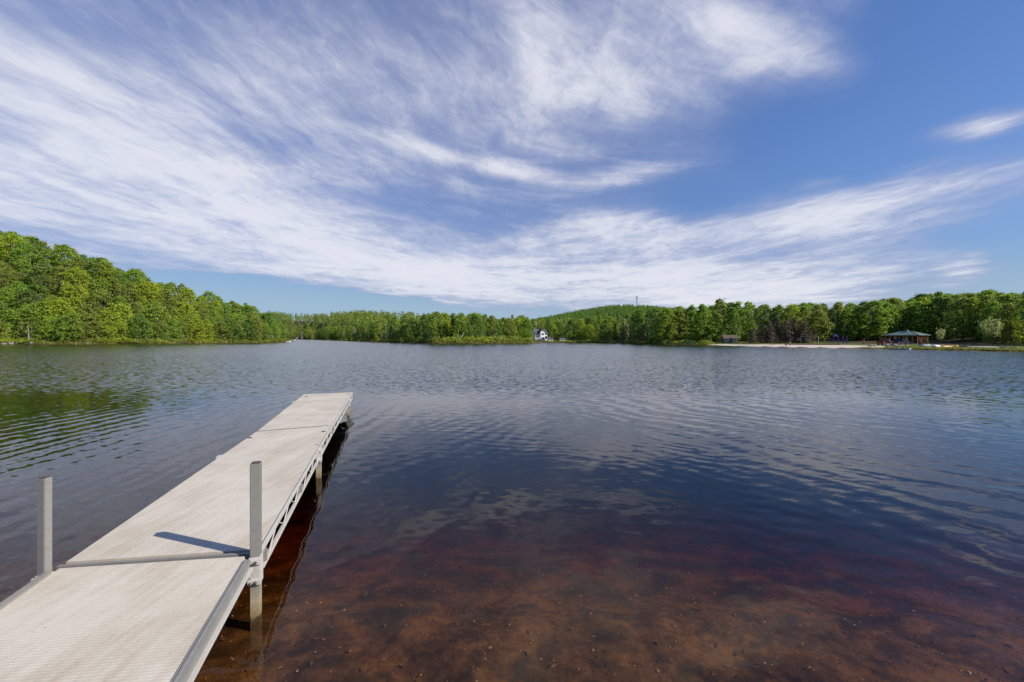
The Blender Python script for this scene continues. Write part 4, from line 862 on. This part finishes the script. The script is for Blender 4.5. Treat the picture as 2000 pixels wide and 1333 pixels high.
def house(name, label, u, y, rz, L, Wd, H, RH, wall, roof, wins, door=True, chim=False, z=None, over=.35):
    h = place(empty(name, label=label, cat='house'), u, y, rz, z)
    MB().prism([(-L/2, -.4), (L/2, -.4), (L/2, H), (-L/2, H)], -Wd/2, Wd/2).build('wall', wall, h)
    for x in (-L/2, L/2):
        g = MB(); g.add([(x, -Wd/2, H), (x, Wd/2, H), (x, 0, H+RH), (x*.985, -Wd/2, H), (x*.985, Wd/2, H), (x*.985, 0, H+RH)], [(0, 1, 2), (5, 4, 3), (0, 2, 5, 3), (1, 4, 5, 2), (0, 3, 4, 1)]); g.build('gable', wall, h)
    r_ = MB(); e = Wd/2+over; dz_ = -over*RH/(Wd/2)
    for s_ in (-1, 1): r_.hexa([(-L/2-over, s_*e, H+dz_), (L/2+over, s_*e, H+dz_), (L/2+over, 0, H+RH), (-L/2-over, 0, H+RH), (-L/2-over, s_*e, H+dz_+.12), (L/2+over, s_*e, H+dz_+.12), (L/2+over, 0, H+RH+.12), (-L/2-over, 0, H+RH+.12)])
    r_ = r_.build('roof', roof, h)
    if chim: MB().box(L*.2, L*.2+.6, .3, .9, H+RH*.5, H+RH+.8).build('chimney', 'red_wall', r_)
    def win(x, zc_, ww, hh):
        fr = MB().box(x-ww/2-.1, x+ww/2+.1, -Wd/2-.05, -Wd/2+.02, zc_-hh/2-.1, zc_+hh/2+.1).build('window', 'white_paint', h)
        MB().box(x-ww/2, x-.04, -Wd/2-.065, -Wd/2-.045, zc_-hh/2, zc_+hh/2).build('pane', 'glass_dark', fr); MB().box(x+.04, x+ww/2, -Wd/2-.065, -Wd/2-.045, zc_-hh/2, zc_+hh/2).build('pane', 'glass_dark', fr)
    for q in wins: win(*q)
    if door is not False and door is not None:
        dr = MB().box(door-.5, door+.5, -Wd/2-.05, -Wd/2+.02, 0.05, 2.1).build('door', 'brown_wood', h); MB().box(door+.32, door+.4, -Wd/2-.10, -Wd/2-.05, 1.0, 1.08).build('handle', 'chrome', dr)
    return h
cb_ = house('cabin', 'low cabin with brown roof under the trees left of the beach', 1425, 148, facing(1425)+.25, 4.4, 3.4, 1.9, 1.0, 'beige_wall', 'brown_roof', [(-1.4, 1.2, .9, .7), (1.4, 1.2, .9, .7)], 0.0)
rc = house('cabin', 'small red cabin among the trees near the tip of the left bank', 524, 216, facing(524)-.3, 5.0, 4.0, 2.3, 1.2, 'red_wall', 'grey_roof', [(-1.3, 1.4, .9, .9)], 1.0)
ph = house('house', 'pale pinkish house above the far cove', 595, 600, facing(595), 9, 8, 6.5, 3, 'pink_wall', 'grey_roof', [(-2.4, 2.0, 1.4, 1.4), (2.4, 2.0, 1.4, 1.4), (-2.4, 5.0, 1.4, 1.4), (2.4, 5.0, 1.4, 1.4)], 0.0, z=1.2)
# white house with a gabled bay and a porch
wh = house('house', 'white house with dark roof and gabled bay on the far shore', 1052, 226, facing(1052)+.5, 7.2, 6.4, 3.9, 2.1, 'white_paint', 'grey_roof', [(-2.9, 1.7, .9, 1.2), (-2.9, 3.4, .9, .7), (2.8, 1.7, 1.2, 1.3), (2.8, 3.3, 1.1, .8)], False, z=1.0)
MB().box(-1.5, 1.1, -5.0, -3.2, -.4, 4.6).build('bay', 'white_paint', wh); MB().prism([(-1.5, 4.6), (1.1, 4.6), (-.2, 6.2)], -4.99, -3.2).build('bay_gable', 'white_paint', wh)
b_ = MB()
for s_ in (-1, 1):
    x = -.2+s_*1.6; b_.hexa([(-.2, -5.3, 6.25), (x, -5.3, 4.3), (x, -2.0, 4.3), (-.2, -2.0, 6.25), (-.2, -5.3, 6.4), (x, -5.3, 4.45), (x, -2.0, 4.45), (-.2, -2.0, 6.4)])
b_.build('bay_roof', 'grey_roof', wh)
for zc_, ww in ((1.2, 1.6), (3.4, 1.5), (5.1, .7)):
    f_ = MB().box(-.2-ww/2-.1, -.2+ww/2+.1, -5.06, -5.0, zc_-.6, zc_+.6).build('window', 'white_paint', wh)
    for s_ in (-1, 1): MB().box(-.2+s_*ww/4-ww/4+.05, -.2+s_*ww/4+ww/4-.05, -5.08, -5.05, zc_-.5, zc_+.5).build('pane', 'glass_dark', f_)
MB().box(-5.0, -1.6, -5.2, -3.2, .5, .65).build('porch_deck', 'white_paint', wh)
for k in range(9): MB().box(-4.95+k*.42, -4.87+k*.42, -5.2, -5.12, .65, 1.5).build('baluster', 'white_paint', wh)
MB().box(-5.0, -1.55, -5.22, -5.10, 1.5, 1.6).build('porch_rail', 'white_paint', wh)
MB().box(1.2, 4.6, -4.6, -3.2, -.4, .05).build('terrace', 'concrete', wh)
MB().box(1.15, 4.6, -4.7, -3.2, 2.0, 2.15).build('porch_roof', 'grey_roof', wh)
for x in (1.3, 2.9, 4.5): MB().box(x-.07, x+.07, -4.65, -4.51, .05, 2.0).build('porch_post', 'white_paint', wh)
for u, y, l, s_ in ((1075, 214, 'small white boathouse shed just right of the white house', 1.9), (1098, 211, 'white waterside shed farther right of the white house', 2.1)):
    house('shed', l, u, y, facing(u)+.3, s_*1.4, s_, 1.2, .7, 'white_paint', 'grey_roof', [], s_*.1 if False else False, z=.35, over=.15)['category'] = 'shed'
# --- cove: little dock and white slide, left bank: fallen trunk
cdk = empty('cove_dock', label='far white swimming dock with a slide in the cove', cat='dock', loc=at(572, 300))
cdk.location.z = 0
for k in range(10): MB().box(-4+k*.9, -3.15+k*.9, -1.0, 1.0, .35, .45).build('plank', 'white_paint', cdk)
for x in (-3.8, 0, 4.6):
    for y in (-.9, .9): MB().tube([(x, y, -1.5), (x, y, .9)], .09, 6).build('pile', 'pale_bark', cdk)
MB().bar((3.6, 0, 2.9), (1.4, 0, .5), .7, .10).build('slide', 'white_paint', cdk); MB().tube([(3.9, -.3, .45), (3.7, -.3, 2.9)], .05, 6).tube([(3.9, .3, .45), (3.7, .3, 2.9)], .05, 6).build('ladder', 'rim', cdk)
def branchy(name, label, base, tip, r_, seed, cat, mat='dead_wood', nb=7):
    rg = random.Random(seed); e = empty(name, base, label=label, cat=cat); d_ = Vector(tip)-Vector(base)
    MB().tube([(0, 0, 0), tuple(d_*.5+Vector((0, 0, .15))), tuple(d_)], [r_, r_*.75, r_*.3], 7).build('trunk', mat, e)
    for k in range(nb):
        p = d_*rg.uniform(.3, .95); q = p+Vector((rg.uniform(-1, 1), rg.uniform(-1, 1), rg.uniform(.2, 1.2)))*rg.uniform(.8, 1.8); MB().tube([tuple(p), tuple(p.lerp(q, .5)+Vector((0, 0, .1))), tuple(q)], [r_*.35, r_*.2, r_*.06], 5).build('branch', mat, e)
b0 = at(150, 149.5, .9); branchy('fallen_trunk', 'pale fallen trunk slanting from the left bank into the water', b0, at(172, 146, .05), .16, 3, 'log')
b1 = at(57, 143.5, .5); branchy('dead_tree', 'pale bare forked tree at the water by the left edge', b1, at(54, 144, 7.0), .17, 4, 'tree', 'pale_bark', 9)
b2 = at(140, 147.5, .5); branchy('dead_tree', 'pale leaning dead stem near the fallen trunk on the left bank', b2, at(152, 148.5, 5.5), .12, 6, 'tree', 'pale_bark', 8)
b3_ = at(897, 170, .5); branchy('dead_tree', 'white leaning birch stem in the far marsh', b3_, at(910, 172, 6.2), .08, 9, 'tree', 'white_paint', 5)
# --- mast on the ridge
mp = at(1244, 1190); mz = gz(mp.x, mp.y); mast = empty('radio_mast', (mp.x, mp.y, mz-1), 0, 1, 'thin grey radio mast standing on the far ridge', 'mast')
top = (660-578)/800*1190+EYE-mz
for k in range(3):
    a = 2.094*k; MB().tube([(math.cos(a)*1.0, math.sin(a)*1.0, 0), (math.cos(a)*.7, math.sin(a)*.7, top)], .30, 6).build('leg', 'tower_grey', mast)
for k in range(14):
    z0 = top*k/14; MB().tube([(1.0, 0, z0), (-.5, .87, z0+top/14)], .12, 4).tube([(-.5, .87, z0), (-.5, -.87, z0+top/14)], .12, 4).build('lattice', 'tower_grey', mast)
for zf in (.97, .86): MB().tube([(0, 0, top*zf-2.4), (0, 0, top*zf+.2)], 2.1, 10).build('antenna_ring', 'tower_grey', mast)
# --- people on the beach
def person(label, u, y, rz, shirt, trousers, pose='stand', h=1.7, z=None):
    k = h/1.75
    J = {'pel': (0, 0, .95), 'chest': (0, 0, 1.25), 'neck': (0, 0, 1.48), 'head': (0, -.02, 1.62), 'crown': (0, 0, 1.72), 'shL': (-.19, 0, 1.41), 'elL': (-.25, .02, 1.13), 'haL': (-.25, -.08, .87), 'shR': (.19, 0, 1.41), 'elR': (.25, .02, 1.13), 'haR': (.24, -.10, .88),
         'hipL': (-.10, 0, .90), 'knL': (-.11, -.03, .49), 'anL': (-.12, .02, .07), 'toL': (-.13, -.17, .03), 'hipR': (.10, 0, .90), 'knR': (.12, -.02, .49), 'anR': (.12, .06, .07), 'toR': (.14, -.13, .03)}
    if pose == 'walk': J.update(knL=(-.10, -.20, .52), anL=(-.10, -.24, .08), toL=(-.11, -.43, .04), knR=(.10, .08, .50), anR=(.10, .30, .12), toR=(.10, .14, .03), haL=(-.24, .16, .92), haR=(.24, -.26, .96))
    if pose == 'reach': J.update(elR=(.30, -.16, 1.22), haR=(.26, -.42, 1.16))
    Rd = {'pel': .135, 'chest': .15, 'neck': .055, 'head': .10, 'crown': .075, 'shL': .07, 'elL': .045, 'haL': .035, 'shR': .07, 'elR': .045, 'haR': .035, 'hipL': .10, 'knL': .065, 'anL': .045, 'toL': .035, 'hipR': .10, 'knR': .065, 'anR': .045, 'toR': .035}
    E = [('pel', 'chest'), ('chest', 'neck'), ('neck', 'head'), ('head', 'crown'), ('chest', 'shL'), ('shL', 'elL'), ('elL', 'haL'), ('chest', 'shR'), ('shR', 'elR'), ('elR', 'haR'), ('pel', 'hipL'), ('hipL', 'knL'), ('knL', 'anL'), ('anL', 'toL'), ('pel', 'hipR'), ('hipR', 'knR'), ('knR', 'anR'), ('anR', 'toR')]
    ks = list(J); me = bpy.data.meshes.new('person'); me.from_pydata([J[a] for a in ks], [(ks.index(a), ks.index(b)) for a, b in E], [])
    o = bpy.data.objects.new('person', me); COL.objects.link(o); md = o.modifiers.new('s', 'SKIN')
    for i, a in enumerate(ks): me.skin_vertices[0].data[i].radius = (Rd[a], Rd[a]*(.75 if a in ('chest', 'pel') else 1)); me.skin_vertices[0].data[i].use_root = (a == 'pel')
    sb = o.modifiers.new('b', 'SUBSURF'); sb.levels = sb.render_levels = 2
    dg = bpy.context.evaluated_depsgraph_get(); dg.update(); nm = bpy.data.meshes.new_from_object(o.evaluated_get(dg)); o.modifiers.clear(); o.data = nm
    for mt in ('skin', shirt, trousers, 'hair'): nm.materials.append(MAT[mt])
    nm.materials.clear()
    for mt in ('skin', shirt, trousers, 'hair'): nm.materials.append(MAT[mt])
    for f in nm.polygons:
        c = f.center; arm = abs(c.x) > .20
        f.material_index = 3 if (c.z > 1.66 or (c.z > 1.55 and c.y > .03)) else 0 if (c.z > 1.46 or (arm and c.z < 1.22 and c.z > .75)) else 1 if c.z > .95 else 2 if c.z > .45 else 0
        f.use_smooth = True
    place(o, u, y, rz, z); o.scale = (k, k, k); tag(o, label, 'person', 'people on the beach'); return o
person('person in red shirt and dark shorts beside the pale rowing boat', 1797, 92.5, 2.6, 'shirt_red', 'cloth_dark', 'reach')
person('person in dark red clothing walking on the sand left of the pickup', 1687, 100, 1.2, 'shirt_red', 'cloth_dark', 'walk')
person('small figure in dark clothing at the water edge of the beach', 1535, 106, 3.0, 'cloth_dark', 'cloth_dark', 'stand', 1.15)
person('small figure in pale shirt standing on the beach right of the dark one', 1543, 107, 2.0, 'shirt_white', 'cloth_dark', 'reach', 1.2)
person('lone dark figure at the narrow end of the beach', 1507, 113, 0.5, 'cloth_dark', 'cloth_dark', 'stand', 1.2)
person('person in white shirt standing between the red pickup and the pavilion', 1737, 112, 0.8, 'shirt_white', 'cloth_dark', 'stand', 1.75)
